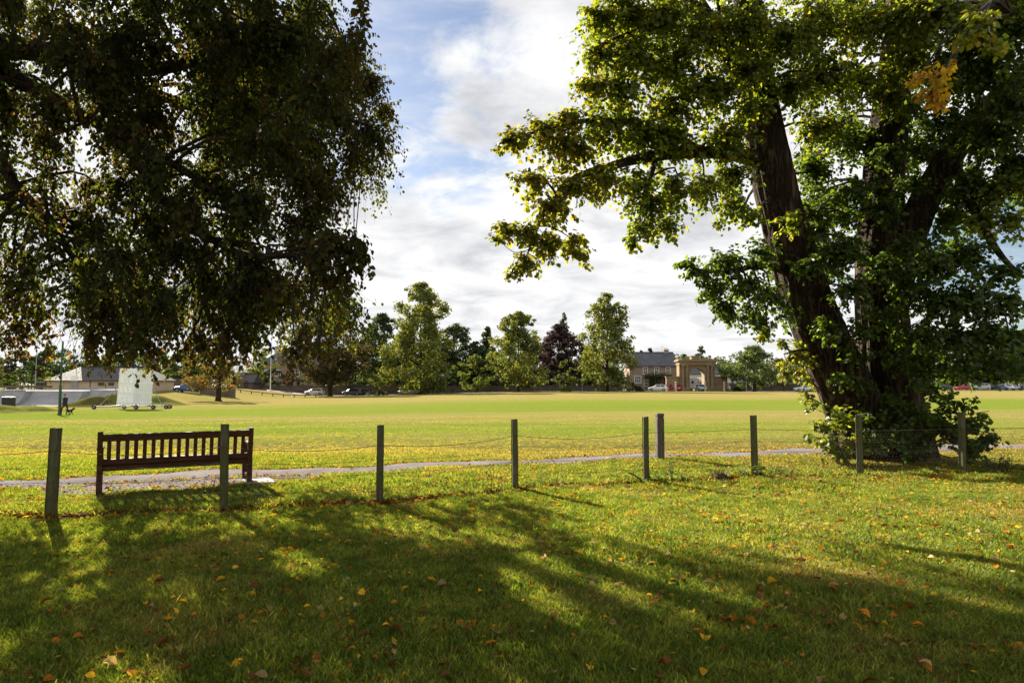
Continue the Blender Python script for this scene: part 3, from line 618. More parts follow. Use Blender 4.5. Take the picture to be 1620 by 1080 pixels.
# crown above the frame
for k in range(26):
    lob.append(((RBASE[0] + rng.uniform(-6, 6), RBASE[1] + rng.uniform(-3.5, 4), rng.uniform(10.5, 15)), rng.uniform(1.0, 1.5), .35, 'g'))
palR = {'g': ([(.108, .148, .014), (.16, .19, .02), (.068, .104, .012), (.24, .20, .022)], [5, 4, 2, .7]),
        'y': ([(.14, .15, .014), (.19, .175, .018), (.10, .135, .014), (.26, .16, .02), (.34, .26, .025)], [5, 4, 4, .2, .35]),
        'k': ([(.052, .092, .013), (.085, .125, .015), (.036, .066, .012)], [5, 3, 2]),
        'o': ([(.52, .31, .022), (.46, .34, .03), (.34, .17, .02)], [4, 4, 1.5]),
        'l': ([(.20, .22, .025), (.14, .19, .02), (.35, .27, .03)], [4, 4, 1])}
arrR = grow_lobes(lob, limb_pts, .85, .088, palR, .38, 165, .75)
# shoots round the base
base_l = []
for px, py, d, r, dn in [(1330, 660, 13.9, .40, 1), (1300, 672, 13.8, .3, 1), (1290, 640, 13.7, .22, .8), (1272, 625, 13.6, .14, .8), (1305, 700, 13.7, .36, 1.2), (1345, 700, 13.6, .42, 1.2), (1380, 660, 13.8, .42, 1), (1385, 700, 13.6, .38, 1.2), (1425, 690, 13.5, .45, 1.2), (1440, 650, 13.7, .5, 1.1), (1470, 700, 13.5, .42, 1.2),
                         (1490, 660, 13.7, .5, 1.1), (1520, 690, 13.6, .45, 1.2), (1545, 665, 13.6, .4, 1), (1560, 700, 13.6, .34, 1.1), (1500, 630, 13.8, .34, 1), (1565, 650, 13.6, .22, .8), (1535, 715, 13.4, .28, 1.1), (1280, 690, 13.7, .2, 1), (1410, 630, 13.8, .36, 1), (1540, 635, 13.6, .2, .8), (1575, 690, 13.6, .2, .8), (1330, 715, 13.5, .25, 1.2), (1450, 715, 13.4, .3, 1.2)]:
    base_l.append((tuple(at(px, py, d)), r, dn, 'k' if px > 1370 else 'g'))
stools = [([Vector((RBASE[0] + .5 * math.cos(a), RBASE[1] + .5 * math.sin(a), .1)), Vector((RBASE[0] + .95 * math.cos(a), RBASE[1] + .8 * math.sin(a), .3))], [.04, .03]) for a in np.linspace(3.1, 6.3, 7)]
arrB = grow_lobes(base_l, stools, .85, .092, palR, .25, 120, .6)
tw = arrR[5]; o_ = len(tw.v); tw.v += arrB[5].v; tw.c += arrB[5].c; tw.f += [tuple(i + o_ for i in f) for f in arrB[5].f]
tw.v = [(a - RBASE[0], b - RBASE[1], c - RBASE[2]) for a, b, c in tw.v]; tw.build('twigs', M['twig'], lime, kind='stuff')
ok = arrB[0][:, 2] > .03
arr = tuple(np.concatenate([arrR[k], arrB[k][ok]]) for k in range(5)) + (None,)
finish_crown(lime, RBASE, open_gaps(arr), .85, .2, M['lime'], .098)
print('near leaves', len(arrL[0]), len(arr[0]))
# ------------------------------------------------------------------ far trees
PAL = {
 'lime': [(.098, .132, .026), (.135, .150, .030), (.07, .10, .02), (.18, .15, .03)],
 'dark': [(.030, .052, .018), (.045, .070, .020), (.022, .038, .014)],
 'brown': [(.050, .046, .018), (.035, .032, .016), (.085, .055, .020)],
 'round': [(.085, .11, .022), (.06, .085, .018), (.11, .125, .026)],
 'purple': [(.030, .016, .024), (.020, .011, .017), (.045, .022, .028)],
 'conifer': [(.035, .055, .022), (.055, .070, .022), (.028, .042, .018)],
 'autumn': [(.075, .080, .020), (.13, .075, .018), (.055, .065, .018), (.21, .09, .015)],
 'spread': [(.060, .095, .024), (.085, .115, .028), (.045, .070, .020)],
 'pink': [(.16, .06, .06), (.12, .045, .05), (.09, .05, .04)],
 'ivy': [(.035, .065, .018), (.05, .08, .02), (.025, .045, .014)],
}
SHAPES = {
 'lime': [(0.0, .55), (.08, .80), (.22, .95), (.38, 1.0), (.52, .90), (.64, .68), (.74, .62), (.84, .56), (.93, .36), (1.0, .10)],
 'oval': [(0.0, .25), (.10, .70), (.30, 1.0), (.55, .98), (.75, .80), (.90, .50), (1.0, .1)],
 'round': [(0.0, .45), (.12, .80), (.35, 1.0), (.6, .92), (.8, .66), (1.0, .12)],
 'cone': [(0.0, .7), (.1, 1.0), (.35, .78), (.6, .50), (.8, .28), (1.0, .02)],
 'spread': [(0.0, .45), (.10, .85), (.30, 1.0), (.55, .88), (.75, .62), (.9, .35), (1.0, .08)],
 'bush': [(0.0, .95), (.2, 1.0), (.5, .9), (.8, .6), (1.0, .15)],
}
def far_tree(name, label, px, d, top, half, pal, shape, bottom=.06, leaf=.34, dens=1.0, group=None, trunk=.016, seed=0, lean=0.0, cat='tree', gaps=.0):
    g = gpt(px, d); H = (606 - top) / F * d + CAMH - g.z; W = half / F * d
    r_ = np.random.default_rng(abs(seed + int(px) * 7)); t_ = thing(name, label, cat, g, group=group)
    zb = H * bottom; pr = np.array(SHAPES[shape]); nl = int(np.clip(W * H * 1.75, 34, 230)); P_, N_ = [], []
    for k in range(nl):
        f = (r_.random() ** .85); a = r_.uniform(0, 6.283); rad = np.interp(f, pr[:, 0], pr[:, 1]) * W * (1 + .24 * math.sin(2 * a + 7 * f + seed) + .20 * math.sin(3 * a - 11 * f + 2 * seed))
        rr = rad * (1 - .75 * r_.random() ** 1.6); lr = max(.13 * W + .022 * H, .3) * r_.uniform(.4, 1.75) * (1 - .45 * f)
        c = np.array([rr * math.cos(a) + lean * f * H, rr * math.sin(a), zb + f * (H - zb - lr * .6)])
        if gaps and r_.random() < gaps: continue
        n = int(46 * dens * (.9 if pal == 'dark' else 1) * (lr / leaf / 2.6) ** 1.6) + 12
        u = unit(r_.normal(size=(n, 3))); s_ = lr * (.35 + .75 * r_.random(n)[:, None]); p = c + u * s_ * np.array([1.12, 1.12, .78])
        P_.append(p); N_.append(unit(u * .7 + r_.normal(0, .6, (n, 3)) + np.array([0, 0, .35])))
    P_ = np.vstack(P_); N_ = np.vstack(N_); ok = P_[:, 2] > .05; P_, N_ = P_[ok], N_[ok]
    cols = PAL[pal]; C = pick(cols, np.linspace(1.6, .6, len(cols)), len(P_), .35)
    V, Fq, Cc = card_geo(P_, N_, leaf * r_.uniform(.45, 1.0, len(P_)), C)
    link(np_mesh('crown', V, Fq, Cc), 'crown', M['farleaf'], t_, None)
    tr_ = MB(); tr0 = max(trunk * H, .10)
    tr_.tube([(0, 0, -.25), (0, 0, .3), (lean * H * .3, 0, H * .35), (lean * H * .7, 0, H * .65), (lean * H, 0, H * .85)], [tr0 * 1.5, tr0, tr0 * .7, tr0 * .35, tr0 * .06], 10, rid=.03, seed=seed)
    for k in range(9):
        a = r_.uniform(0, 6.283); f = r_.uniform(.18, .7); z0 = H * f; w_ = W * .7 * np.interp(f + .15, pr[:, 0], pr[:, 1])
        tr_.tube([(lean * z0, 0, z0), (lean * z0 + w_ * .5 * math.cos(a), w_ * .5 * math.sin(a), z0 + H * .07), (lean * z0 + w_ * math.cos(a), w_ * math.sin(a), z0 + H * .13)], [tr0 * .4, tr0 * .25, tr0 * .08], 5)
    tr_.build('trunk', M['bark'], t_, smooth=True)
    return t_
G1 = 'limes along the far edge of the field'
far_tree('lime_tree', 'tallest yellowing lime tree beside the parked silver car', 665, 143, 445, 52, 'lime', 'lime', .05, seed=1, group=G1, dens=1.15)
far_tree('lime_tree', 'broad yellowing lime tree with leafy trunk, left of the purple beech', 820, 143, 492, 46, 'lime', 'lime', .06, seed=2, group=G1, dens=1.15)
far_tree('lime_tree', 'tall airy lime tree beside the stone house', 961, 143, 462, 42, 'lime', 'lime', .05, seed=3, group=G1, dens=1.05)
far_tree('brown_leaved_tree', 'dark brownish tree with pale trunk beside the parked white hatchback', 522, 143, 478, 58, 'brown', 'oval', .16, seed=4, dens=1.1, trunk=.026)
far_tree('evergreen_oak', 'dark green tree rising behind the sapling and planter', 603, 168, 495, 42, 'dark', 'oval', .04, seed=5, leaf=.4)
far_tree('evergreen_oak', 'dark rounded tree between the tallest lime and the conifer', 722, 170, 511, 42, 'dark', 'round', .03, seed=6, leaf=.4)
far_tree('dark_tree', 'dark low tree behind the wall left of the pointed conifer', 752, 166, 540, 32, 'dark', 'round', .03, seed=16, leaf=.4)
far_tree('conifer_tree', 'pointed conifer showing above the small round tree', 771, 168, 516, 26, 'conifer', 'cone', .05, seed=7)
far_tree('conifer_tree', 'thin spiky conifer top showing above the purple beech', 893, 176, 494, 16, 'conifer', 'cone', .05, seed=8, dens=.6)
far_tree('round_tree', 'small round pale green tree in front of the long stone wall', 753, 148, 560, 29, 'round', 'round', .10, seed=9, leaf=.28)
far_tree('purple_beech', 'purple leaved beech standing behind the stone wall', 884, 160, 512, 42, 'purple', 'round', .05, seed=10, leaf=.34, dens=1.3)
far_tree('round_tree', 'small round pale green tree with low bush at its foot', 894, 146, 567, 22, 'round', 'round', .12, seed=11, leaf=.26)
far_tree('sapling', 'young tree rising out of a low round hedge', 598, 145, 581, 22, 'round', 'round', .22, seed=12, leaf=.22, dens=.8)
far_tree('round_hedge', 'low clipped round hedge at the foot of the sapling', 600, 144.3, 617, 14, 'dark', 'bush', .0, seed=13, leaf=.2, cat='hedge', trunk=.05)
far_tree('low_bush', 'low bush at the foot of the small round tree', 897, 144.6, 613, 10, 'round', 'bush', .0, seed=14, leaf=.2, cat='bush', trunk=.05)
far_tree('autumn_tree', 'autumn coloured tree with thick dark trunk near the sight screen', 346, 100, 530, 48, 'autumn', 'spread', .20, seed=15, leaf=.24, trunk=.045, dens=.9)
far_tree('spreading_tree', 'broad spreading green tree to the right of the stone arch', 1193, 148, 545, 49, 'spread', 'spread', .13, seed=17, leaf=.3, trunk=.045)
far_tree('spreading_tree', 'smaller spreading tree by the teal panel and parked car', 1278, 150, 556, 34, 'spread', 'spread', .2, seed=18, leaf=.3, trunk=.04)
G2 = 'dark trees behind the car park'
for k, (px, d, top, half) in enumerate([(1440, 186, 535, 40), (1505, 190, 520, 46), (1575, 186, 512, 48), (1640, 184, 520, 48), (1370, 195, 540, 44)]):
    far_tree('dark_tree', 'dark green tree in the row behind the car park', px, d, top, half, 'dark', 'oval', .10, seed=20 + k, leaf=.42, group=G2)
for k, (px, top, half, lab) in enumerate([(562, 535, 34, 'dark tree between the brownish tree and the evergreen oak'), (640, 540, 34, 'dark tree hidden behind the tallest lime'), (690, 535, 34, 'dark tree showing right of the tallest lime'),
                                   (800, 548, 30, 'dark tree showing left of the broad lime'), (850, 545, 30, 'dark tree between the broad lime and the purple beech'), (930, 548, 32, 'dark tree between the purple beech and the airy lime')]):
    far_tree('dark_tree', lab, px, 172, top, half, 'dark', 'oval', .0, seed=90 + k, leaf=.42)
far_tree('far_tree', 'lone tree rising above the stone arch', 1110, 230, 546, 13, 'dark', 'round', .2, seed=30, leaf=.4)
far_tree('far_tree', 'tree top showing above the house ridge', 1030, 230, 550, 12, 'dark', 'round', .2, seed=31, leaf=.4)
far_tree('far_tree', 'small tree top showing left above the house ridge', 1014, 235, 553, 8, 'round', 'round', .2, seed=32, leaf=.4)
far_tree('far_tree', 'tree showing between the house chimney and the stone arch', 1082, 225, 559, 14, 'round', 'round', .1, seed=33, leaf=.4)
for k, (px, d, top, half, pal, lab) in enumerate([(-30, 150, 545, 40, 'dark', 'dark tree beyond the railing of the skate ramps'), (32, 150, 552, 34, 'brown', 'brownish tree behind the large dark green bush'), (85, 155, 545, 40, 'dark', 'dark tree behind the bush end of the buff building'),
      (140, 160, 555, 36, 'dark', 'low dark tree behind the middle of the buff building roof'), (195, 165, 540, 40, 'dark', 'tall dark tree rising behind the sight screen'), (250, 160, 552, 36, 'spread', 'mid green tree behind the sloping stone wall'), (300, 165, 548, 38, 'dark', 'dark tree behind the blue car')]):
    far_tree('dark_tree', lab, px, d, top, half, pal, 'round', .05, seed=40 + k, leaf=.4)
far_tree('yellowing_tree', 'pale yellowing tree beside the slate roofed house', 412, 165, 541, 18, 'lime', 'oval', .2, seed=50, leaf=.3)
far_tree('pale_bush', 'pale green bush at the corner of the buff building', 12, 112, 590, 16, 'spread', 'bush', .0, seed=51, leaf=.25, cat='bush')
far_tree('round_bush', 'large dark green bush at the corner of the buff building', 50, 113, 571, 28, 'dark', 'bush', .0, seed=52, leaf=.28, cat='bush')
far_tree('pink_shrub', 'reddish pink shrub in front of the slate roofed house', 455, 160, 574, 12, 'pink', 'round', .15, seed=53, leaf=.26, cat='shrub')
for k, (px, top, half, pal, lab) in enumerate([(415, 592, 18, 'lime', 'yellowish shrub left of the pale lamp post'), (432, 582, 22, 'dark', 'dark shrub behind the pale lamp post'), (462, 588, 20, 'brown', 'brownish shrub below the pink shrub'), (492, 586, 22, 'dark', 'dark shrub behind the white hatchback'),
      (548, 580, 24, 'dark', 'dark shrub behind the dark blue hatchback'), (575, 590, 20, 'dark', 'dark shrub behind the black low car'), (640, 575, 22, 'dark', 'dark shrub behind the silver estate car'), (690, 585, 22, 'dark', 'dark shrub beside the foot of the tallest lime'), (715, 580, 22, 'dark', 'dark shrub between tallest lime and small round tree'),
      (795, 585, 24, 'dark', 'dark shrub beside the foot of the broad lime'), (850, 580, 22, 'dark', 'dark shrub between broad lime and purple beech'), (925, 580, 22, 'dark', 'dark shrub behind the slim lamp post by the airy lime'), (940, 592, 18, 'ivy', 'low green shrub at the foot of the airy lime')]):
    far_tree('garden_shrub', lab, px, 156 + k % 3, top, half, pal, 'bush', .0, seed=60 + k, leaf=.32, cat='shrub')
far_tree('garden_shrub', 'dark shrub standing beside the house corner under the tall lime', 1000, 150, 604, 11, 'brown', 'bush', .0, seed=80, leaf=.22, cat='shrub')
far_tree('garden_shrub', 'low dark shrub in front of the stone house', 1010, 149.5, 612, 9, 'dark', 'bush', .0, seed=81, leaf=.2, cat='shrub')
far_tree('garden_shrub', 'low shrub beside the right wing wall of the arch', 1166, 149, 611, 8, 'dark', 'bush', .0, seed=82, leaf=.2, cat='shrub')
far_tree('young_tree', 'slim young tree in front of the right stone wall', 1240, 149, 582, 10, 'spread', 'oval', .2, seed=83, leaf=.24)

# wooded skyline: one mass on the hills
P_, N_ = [], []
for k in range(900):
    x = rng.uniform(-420, 620); y = rng.uniform(345, 470); h = rng.uniform(8, 13); z0 = float(hillz(x, y)) - 1; n = 46
    if -15 < x / y * 1080 < 0: pass
    u = rdir(n); p = np.array([x, y, z0 + h * .6]) + u * np.array([4.6, 4.6, h * .45]) * (.55 + .5 * rng.random((n, 1))); P_.append(p); N_.append(unit(u + rng.normal(0, .5, (n, 3))))
P_ = np.vstack(P_); N_ = np.vstack(N_)
V, Fq, Cc = card_geo(P_, N_, rng.uniform(.7, 1.5, len(P_)), pick([(.045, .062, .026), (.065, .078, .032), (.035, .05, .024), (.085, .085, .03)], [4, 3, 3, 1], len(P_), .25))
o = link(np_mesh('woodland', V, Fq, Cc), 'woodland', M['farleaf'], None, 'stuff'); o['label'] = 'wooded hills along the skyline beyond the houses'; o['category'] = 'woodland'

# ------------------------------------------------------------------ buildings and walls
def stone_wall(name, label, x0, x1, y, h, th=.45, mat='stone', zb=None, cop=True, group=None):
    z0 = float(terrain((x0 + x1) / 2, y)) - .1 if zb is None else zb
    t_ = thing(name, label, 'wall', ((x0 + x1) / 2, y, z0), group=group); L = x1 - x0
    n = max(2, int(L / 3)); pr = [(-L / 2, -.4), (L / 2, -.4)] + [(L / 2 - L * k / n, h + .05 * math.sin(k * 2.1 + x0)) for k in range(n + 1)]
    MB().prism(pr, -th / 2, th / 2).build('wall_face', M[mat], t_)
    if cop:
        c_ = MB()
        for k in range(n): c_.box((-L / 2 + (k + .5) * L / n, 0, h + .10 + .05 * math.sin((n - k - .5) * 2.1 + x0)), (L / n - .02, th + .14, .14))
        c_.build('coping', M['stone'], t_)
    return t_
stone_wall('roadside_wall', 'long low rubble wall running behind the parked cars and limes', gx(395, 153.5), gx(985, 153.5), 153.5, 1.75)
stone_wall('roadside_wall', 'rubble wall behind the broad spreading tree near the arch', gx(1150, 156), gx(1330, 156), 156, 1.7)
stone_wall('ruined_wall', 'stepped dark stone wall beside the buff building', gx(268, 118), gx(330, 118), 118, 1.9, .6)
stone_wall('ruined_wall', 'low stone wall behind the trunk of the autumn tree', gx(318, 112), gx(372, 112), 112, 1.3, .6)
# sloping wing wall of the buff building
t_ = thing('sloping_wall', 'sloping stone wall descending from the buff building', 'wall', (gx(258, 116), 116, float(terrain(gx(258, 116), 116)) - .1))
MB().prism([(-2.4, -.3), (2.3, -.3), (2.3, .7), (1.2, .8), (-1.8, 2.5), (-2.4, 2.6)], -.3, .3).build('wall_face', M['stone'], t_)
MB().bar((-2.4, 0, 2.66), (-1.8, 0, 2.56), .8, .12).bar((-1.8, 0, 2.56), (1.2, 0, .87), .8, .12).build('coping', M['stone'], t_)

def window(parent, x, y, z, w_, h, mat='white', sash=True, panes=(2, 2)):
    f = MB(); f.box((x - w_ / 2, y, z), (.12, .10, h + .12)); f.box((x + w_ / 2, y, z), (.12, .10, h + .12)); f.box((x, y, z + h / 2), (w_ - .12, .10, .12)); f.box((x, y - .03, z - h / 2), (w_ + .3, .2, .12))
    fo = f.build('window', M[mat], parent)
    nx, nz = panes
    for a in range(nx):
        for b in range(nz):
            pw, ph = (w_ - .14) / nx - .05, (h - .14) / nz - .05
            MB().box((x - w_ / 2 + .07 + (a + .5) * (w_ - .14) / nx, y + .02, z - h / 2 + .07 + (b + .5) * (h - .14) / nz), (pw, .03, ph)).build('pane', M['wglass'], fo)
    b_ = MB()
    for a in range(1, nx): b_.box((x - w_ / 2 + .07 + a * (w_ - .14) / nx, y + .005, z), (.05, .05, h - .13))
    for b in range(1, nz): b_.box((x, y + .001, z - h / 2 + .07 + b * (h - .14) / nz), (w_ - .13, .045, .06))
    b_.build('glazing_bar', M[mat], fo)

def gable_house(name, label, x0, x1, y, depth, eave, ridge, wall, roof, zb, hip=False):
    cx = (x0 + x1) / 2; L = x1 - x0
    t_ = thing(name, label, 'house', (cx, y, zb)); e, r = eave - zb, ridge - zb
    wl = MB(); wl.box((0, depth / 2, e / 2 - .2), (L, depth, e + .4))
    if not hip:
        for sx in (-1, 1): wl.add([(sx * L / 2, 0, e), (sx * L / 2, depth, e), (sx * L / 2, depth / 2, r), (sx * (L / 2 - .3), 0, e), (sx * (L / 2 - .3), depth, e), (sx * (L / 2 - .3), depth / 2, r)], [(0, 1, 2), (3, 5, 4), (0, 2, 5, 3), (1, 4, 5, 2)])
    wl.build('wall', M[wall], t_)
    o_ = .3; rf = MB(); h_ = depth / 2 if hip else -.1; th = .14
    A_ = [(-L / 2 - o_, -o_, e - .1), (L / 2 + o_, -o_, e - .1), (L / 2 + o_, depth + o_, e - .1), (-L / 2 - o_, depth + o_, e - .1), (-L / 2 + h_, depth / 2, r + .12), (L / 2 - h_, depth / 2, r + .12)]
    rf.add(A_, [(0, 1, 5, 4), (1, 2, 5), (2, 3, 4, 5), (3, 0, 4)])
    A2 = [(a, b, c - th) for a, b, c in A_]; rf.add(A2, [(4, 5, 1, 0), (5, 2, 1), (5, 4, 3, 2), (4, 0, 3)])
    rf.add(A_[:4] + A2[:4], [(0, 4, 5, 1), (1, 5, 6, 2), (2, 6, 7, 3), (3, 7, 4, 0)])
    ro = rf.build('roof', M[roof], t_)
    MB().bar((-L / 2 + h_, depth / 2, r + .17), (L / 2 - h_, depth / 2, r + .17), .28, .12).build('ridge', M['slate2'], ro)
    MB().bar((-L / 2 - o_, -o_ - .07, e - .16), (L / 2 + o_, -o_ - .07, e - .16), .12, .12).build('gutter', M['black'], ro)
    return t_
def zat(py, d): return CAMH + (606 - py) / F * d
def chimney(h, x, y, z0, z1, w_=1.0, pots=3):
    c_ = MB(); c_.box((x, y, (z0 + z1) / 2), (w_, .8, z1 - z0)); c_.box((x, y, z1 - .12), (w_ + .18, .98, .18)); co_ = c_.build('chimney', M['pinkstone'], h)
    for k in range(pots): MB().lathe([(.13, z1), (.11, z1 + .25), (.13, z1 + .42)], 8, (x + (k - (pots - 1) / 2) * .32, y, 0)).build('chimney_pot', M['buff'], co_)

d = 160; zb = float(terrain(gx(1035, d), d)) - .1
hs = gable_house('stone_house', 'two-storey stone house with slate roof and ivy porch', gx(996, d), gx(1071, d), d, 7.5, zat(578, d), zat(558, d + 3.7), 'pinkstone', 'slate', zb)
c0 = gx(1033.5, d)
for px in (1021, 1039, 1057): window(hs, gx(px, d) - c0, -.045, zat(586, d) - zb, 1.0, 1.75, panes=(2, 2))
window(hs, gx(1009, d) - c0, -.045, zat(600, d) - zb, 1.5, 1.6, panes=(3, 2)); window(hs, gx(1022, d) - c0, -.045, zat(606, d) - zb, .9, 1.5); window(hs, gx(1059, d) - c0, -.045, zat(605, d) - zb, .9, 1.5)
po = MB(); po.box((gx(1041, d) - c0, -1.0, zat(594, d) - zb), (6.0, 1.9, .25)); 
for px in (1024, 1034, 1046, 1058): po.box((gx(px, d) - c0, -1.8, (zat(594, d) - zb) / 2 - .15), (.18, .18, zat(594, d) - zb - .05))
pob = po.build('porch', M['timber'], hs)
n = 1500; iv = np.stack([gx(1040, d) - c0 + rng.uniform(-3, 3, n), -1.0 + rng.uniform(-1.05, .7, n), zat(595, d) - zb + rng.normal(0, .28, n)], 1)
iv2 = np.stack([gx(1032, d) - c0 + rng.normal(0, .55, 900), -1.75 + rng.uniform(-.25, .3, 900), rng.uniform(0, zat(595, d) - zb, 900)], 1)
iv3 = np.stack([gx(1052, d) - c0 + rng.normal(0, .25, 300), -1.75 + rng.uniform(-.2, .2, 300), rng.uniform(1.0, zat(595, d) - zb, 300)], 1)
iv = np.vstack([iv, iv2, iv3]); V, Fq, Cc = card_geo(iv, rdir(len(iv)), rng.uniform(.08, .2, len(iv)), pick(PAL['ivy'], [3, 2, 2], len(iv)))
link(np_mesh('ivy', V, Fq, Cc), 'ivy', M['farleaf'], hs, 'stuff')
MB().box((gx(1041, d) - c0, -.04, 1.1), (1.0, .1, 2.2)).build('door', M['door'], hs)
chimney(hs, gx(1060, d) - c0, 3.75, zat(562, d) - zb, zat(552, d) - zb, 1.1)
MB().tube([(gx(1054, d) - c0, 3.75, zat(562, d) - zb), (gx(1054, d) - c0, 3.75, zat(546, d) - zb)], .03, 5).bar((gx(1054, d) - c0 - .4, 3.75, zat(547, d) - zb), (gx(1054, d) - c0 + .4, 3.75, zat(547, d) - zb), .03, .03).build('aerial', M['steel'], hs)

d = 195; zb = float(terrain(gx(1120, d), d)) - .1
h2 = gable_house('pale_house', 'low pale house with dark slate roof seen through the arch', gx(1078, d), gx(1168, d), d, 7.5, zat(591, d), zat(578, d + 3.7), 'harl', 'slate', zb)
c0 = gx(1123, d)
for px in (1084, 1108, 1141, 1158): window(h2, gx(px, d) - c0, -.045, 1.5, 1.2, 1.3)
d = 178; zb = float(terrain(gx(435, d), d)) - .1
h3 = gable_house('slate_roofed_house', 'house with large hipped slate roof behind the garden shrubs', gx(408, d), gx(492, d), d, 9, zat(575, d), zat(554, d + 4.5), 'pinkstone', 'slate', zb, hip=True)
chimney(h3, gx(404, d) - gx(450, d) + .3, 4.5, 0, zat(554, d) - zb, 1.1)
for px in (422, 440, 470): window(h3, gx(px, d) - gx(450, d), -.045, zat(590, d) - zb, 1.1, 1.7)
d = 148; zb = float(terrain(gx(386, d), d)) - .1
h4 = gable_house('stone_outhouse', 'small gabled stone outhouse beside the roadside wall', gx(374, d), gx(400, d), d, 5, zat(604, d), zat(592, d + 2.5), 'stone', 'slate2', zb)
chimney(h4, -1.2, 2.5, zat(598, d) - zb, zat(588, d) - zb, .7, 1)
MB().box((0.3, -.04, .95), (.9, .1, 1.9)).build('door', M['door'], h4)
d = 108; xa, xb_ = gx(74, d), gx(243, d); zb = float(terrain((xa + xb_) / 2, d)) - .3
h5 = gable_house('buff_building', 'long low buff rendered building with hipped slate roof', xa, xb_, d, 6.5, zat(600.5, d), zat(581, d + 3.2), 'buff', 'slate2', zb, hip=True)
c0 = (xa + xb_) / 2
MB().box((gx(143, d) - c0, -.05, (zat(600, d) - zb) / 2), (.10, .1, zat(600, d) - zb - .3)).build('downpipe', M['timber'], h5)
MB().box((gx(118, d) - c0, -.04, zat(608, d) - zb), (1.1, .1, .8)).build('notice_board', M['steel'], h5)
for px in (160, 176): MB().box((gx(px, d) - c0, -.03, zat(607.5, d) - zb), (.9, .08, .5)).build('vent', M['timber'], h5)
MB().box((gx(96, d) - c0, -.03, zat(609, d) - zb), (.9, .08, 1.5)).build('door', M['buff'], h5)

# ---- skate park concrete
d = 86; x0, x1 = gx(-120, d), gx(184, d); zg = float(terrain(gx(60, d), d))
sk = thing('skate_ramp', 'pale grey concrete skate ramps with curved banks', 'ramp', ((x0 + x1) / 2, d, zg)); L = x1 - x0
def ramp(name, xa_, xb_, y0, run, h, deckd, mat='concrete'):
    b = MB(); N_ = 10; prof = []
    for k in range(N_ + 1):
        a = k / N_ * 1.25; prof.append((y0 + run * math.sin(a) / math.sin(1.25), h * (1 - math.cos(a)) / (1 - math.cos(1.25))))
    prof = prof + [(y0 + run + deckd, h), (y0 + run + deckd, -.5), (y0, -.5)]
    n = len(prof); vs = [(xa_, y, z) for y, z in prof] + [(xb_, y, z) for y, z in prof]
    b.add(vs, [tuple(range(n)), tuple(reversed(range(n, 2 * n)))] + [(i, i + n, (i + 1) % n + n, (i + 1) % n) for i in range(n)])
    return b.build(name, M[mat], sk)
ramp('curved_bank', -L / 2, L * .10, -5, 2.6, zat(617.5, d) - zg, 5.0)
ramp('curved_bank', L * .10 + .02, L * .36, -4.2, 3.0, zat(617.0, d) - zg - .05, 5.0)
ramp('curved_bank', L * .36 + .02, L / 2, -3.2, 3.4, zat(616.2, d) - zg, 5.0)
pr = [(-L / 2 + 4, .5), (L / 2 - .5, .5), (L / 2 - .5, zat(611.5, 92) - zg), (L * .3, zat(612, 92) - zg), (-L * .05, zat(615.5, 92) - zg), (-L / 2 + 4, zat(616, 92) - zg)]
MB().prism(pr, 5.2, 6.6).build('raised_deck', M['concrete'], sk)
MB().bar((-L / 2, -2.42, zat(617.5, d) - zg + .02), (L * .10, -2.42, zat(617.5, d) - zg + .02), .08, .08).build('coping', M['steel'], sk)
rl = MB()
for k in range(7): rl.bar((-L / 2 + 2.0 * k, 5.6, .8), (-L / 2 + 2.0 * k, 5.6, zat(611, 92) - zg), .08, .08)
rl.bar((-L / 2, 5.6, zat(611.4, 92) - zg), (-L / 2 + 12.4, 5.6, zat(611.4, 92) - zg), .1, .3); rl.build('railing', M['timber'], sk)

# ---- sandstone gateway
d = 150; gz = float(terrain(gx(1103, d), d)) - .05
ar = thing('stone_arch', 'weathered sandstone gateway arch with columns and wing walls', 'arch', (gx(1103, d), d, gz)); S_ = d / F
W2, oh, H1 = 3.9, 1.62, zat(572, d) - gz; sp_ = zat(594, d) - gz
for s_ in (-1, 1):
    pr = MB(); x_ = s_ * (oh + W2) / 2; pr.box((x_, 1.2, H1 / 2 - .2), (W2 - oh, 2.4, H1 + .4)); po_ = pr.build('pier', M['sandstone'], ar)
    MB().box((x_, 1.2, .35), (W2 - oh + .3, 2.7, .9)).build('plinth', M['sandstone'], po_)
    for q in (.22, .78):
        cx_ = s_ * (oh + .35 + (W2 - oh - .7) * q); hc = H1 - 1.0
        co_ = MB().lathe([(.36, .8), (.36, .95), (.30, 1.05), (.30, 2.5), (.25, hc)], 14, (cx_, -.28, 0)).build('column', M['sandstone'], ar)
        MB().box((cx_, -.28, hc + .15), (.72, .7, .3)).build('capital', M['sandstone'], co_)
        MB().box((cx_, -.28, .4), (.85, .75, .8)).build('column_base', M['sandstone'], co_)
    wl = thing('wing_wall', 'low stone wing wall on the %s side of the arch' % ('house' if s_ < 0 else 'spreading tree'), 'wall', (gx(1103, d) + s_ * (W2 + 1.45), d + .6, gz))
    MB().box((0, 0, 1.45), (2.7, .8, 3.3)).build('wall_face', M['sandstone'], wl); MB().box((0, 0, 3.2), (2.95, 1.1, .22)).build('coping', M['sandstone'], wl)
sp = MB(); N_ = 16
for k in range(N_):
    a0, a1 = math.pi * k / N_, math.pi * (k + 1) / N_; p0, p1 = (oh * math.cos(a0), sp_ + oh * math.sin(a0)), (oh * math.cos(a1), sp_ + oh * math.sin(a1))
    sp.prism([(p0[0], p0[1]), (p0[0], H1 - .01), (p1[0], H1 - .01), (p1[0], p1[1])], .02, 2.38)
sp.build('spandrel', M['sandstone'], ar)
vo_ = MB()
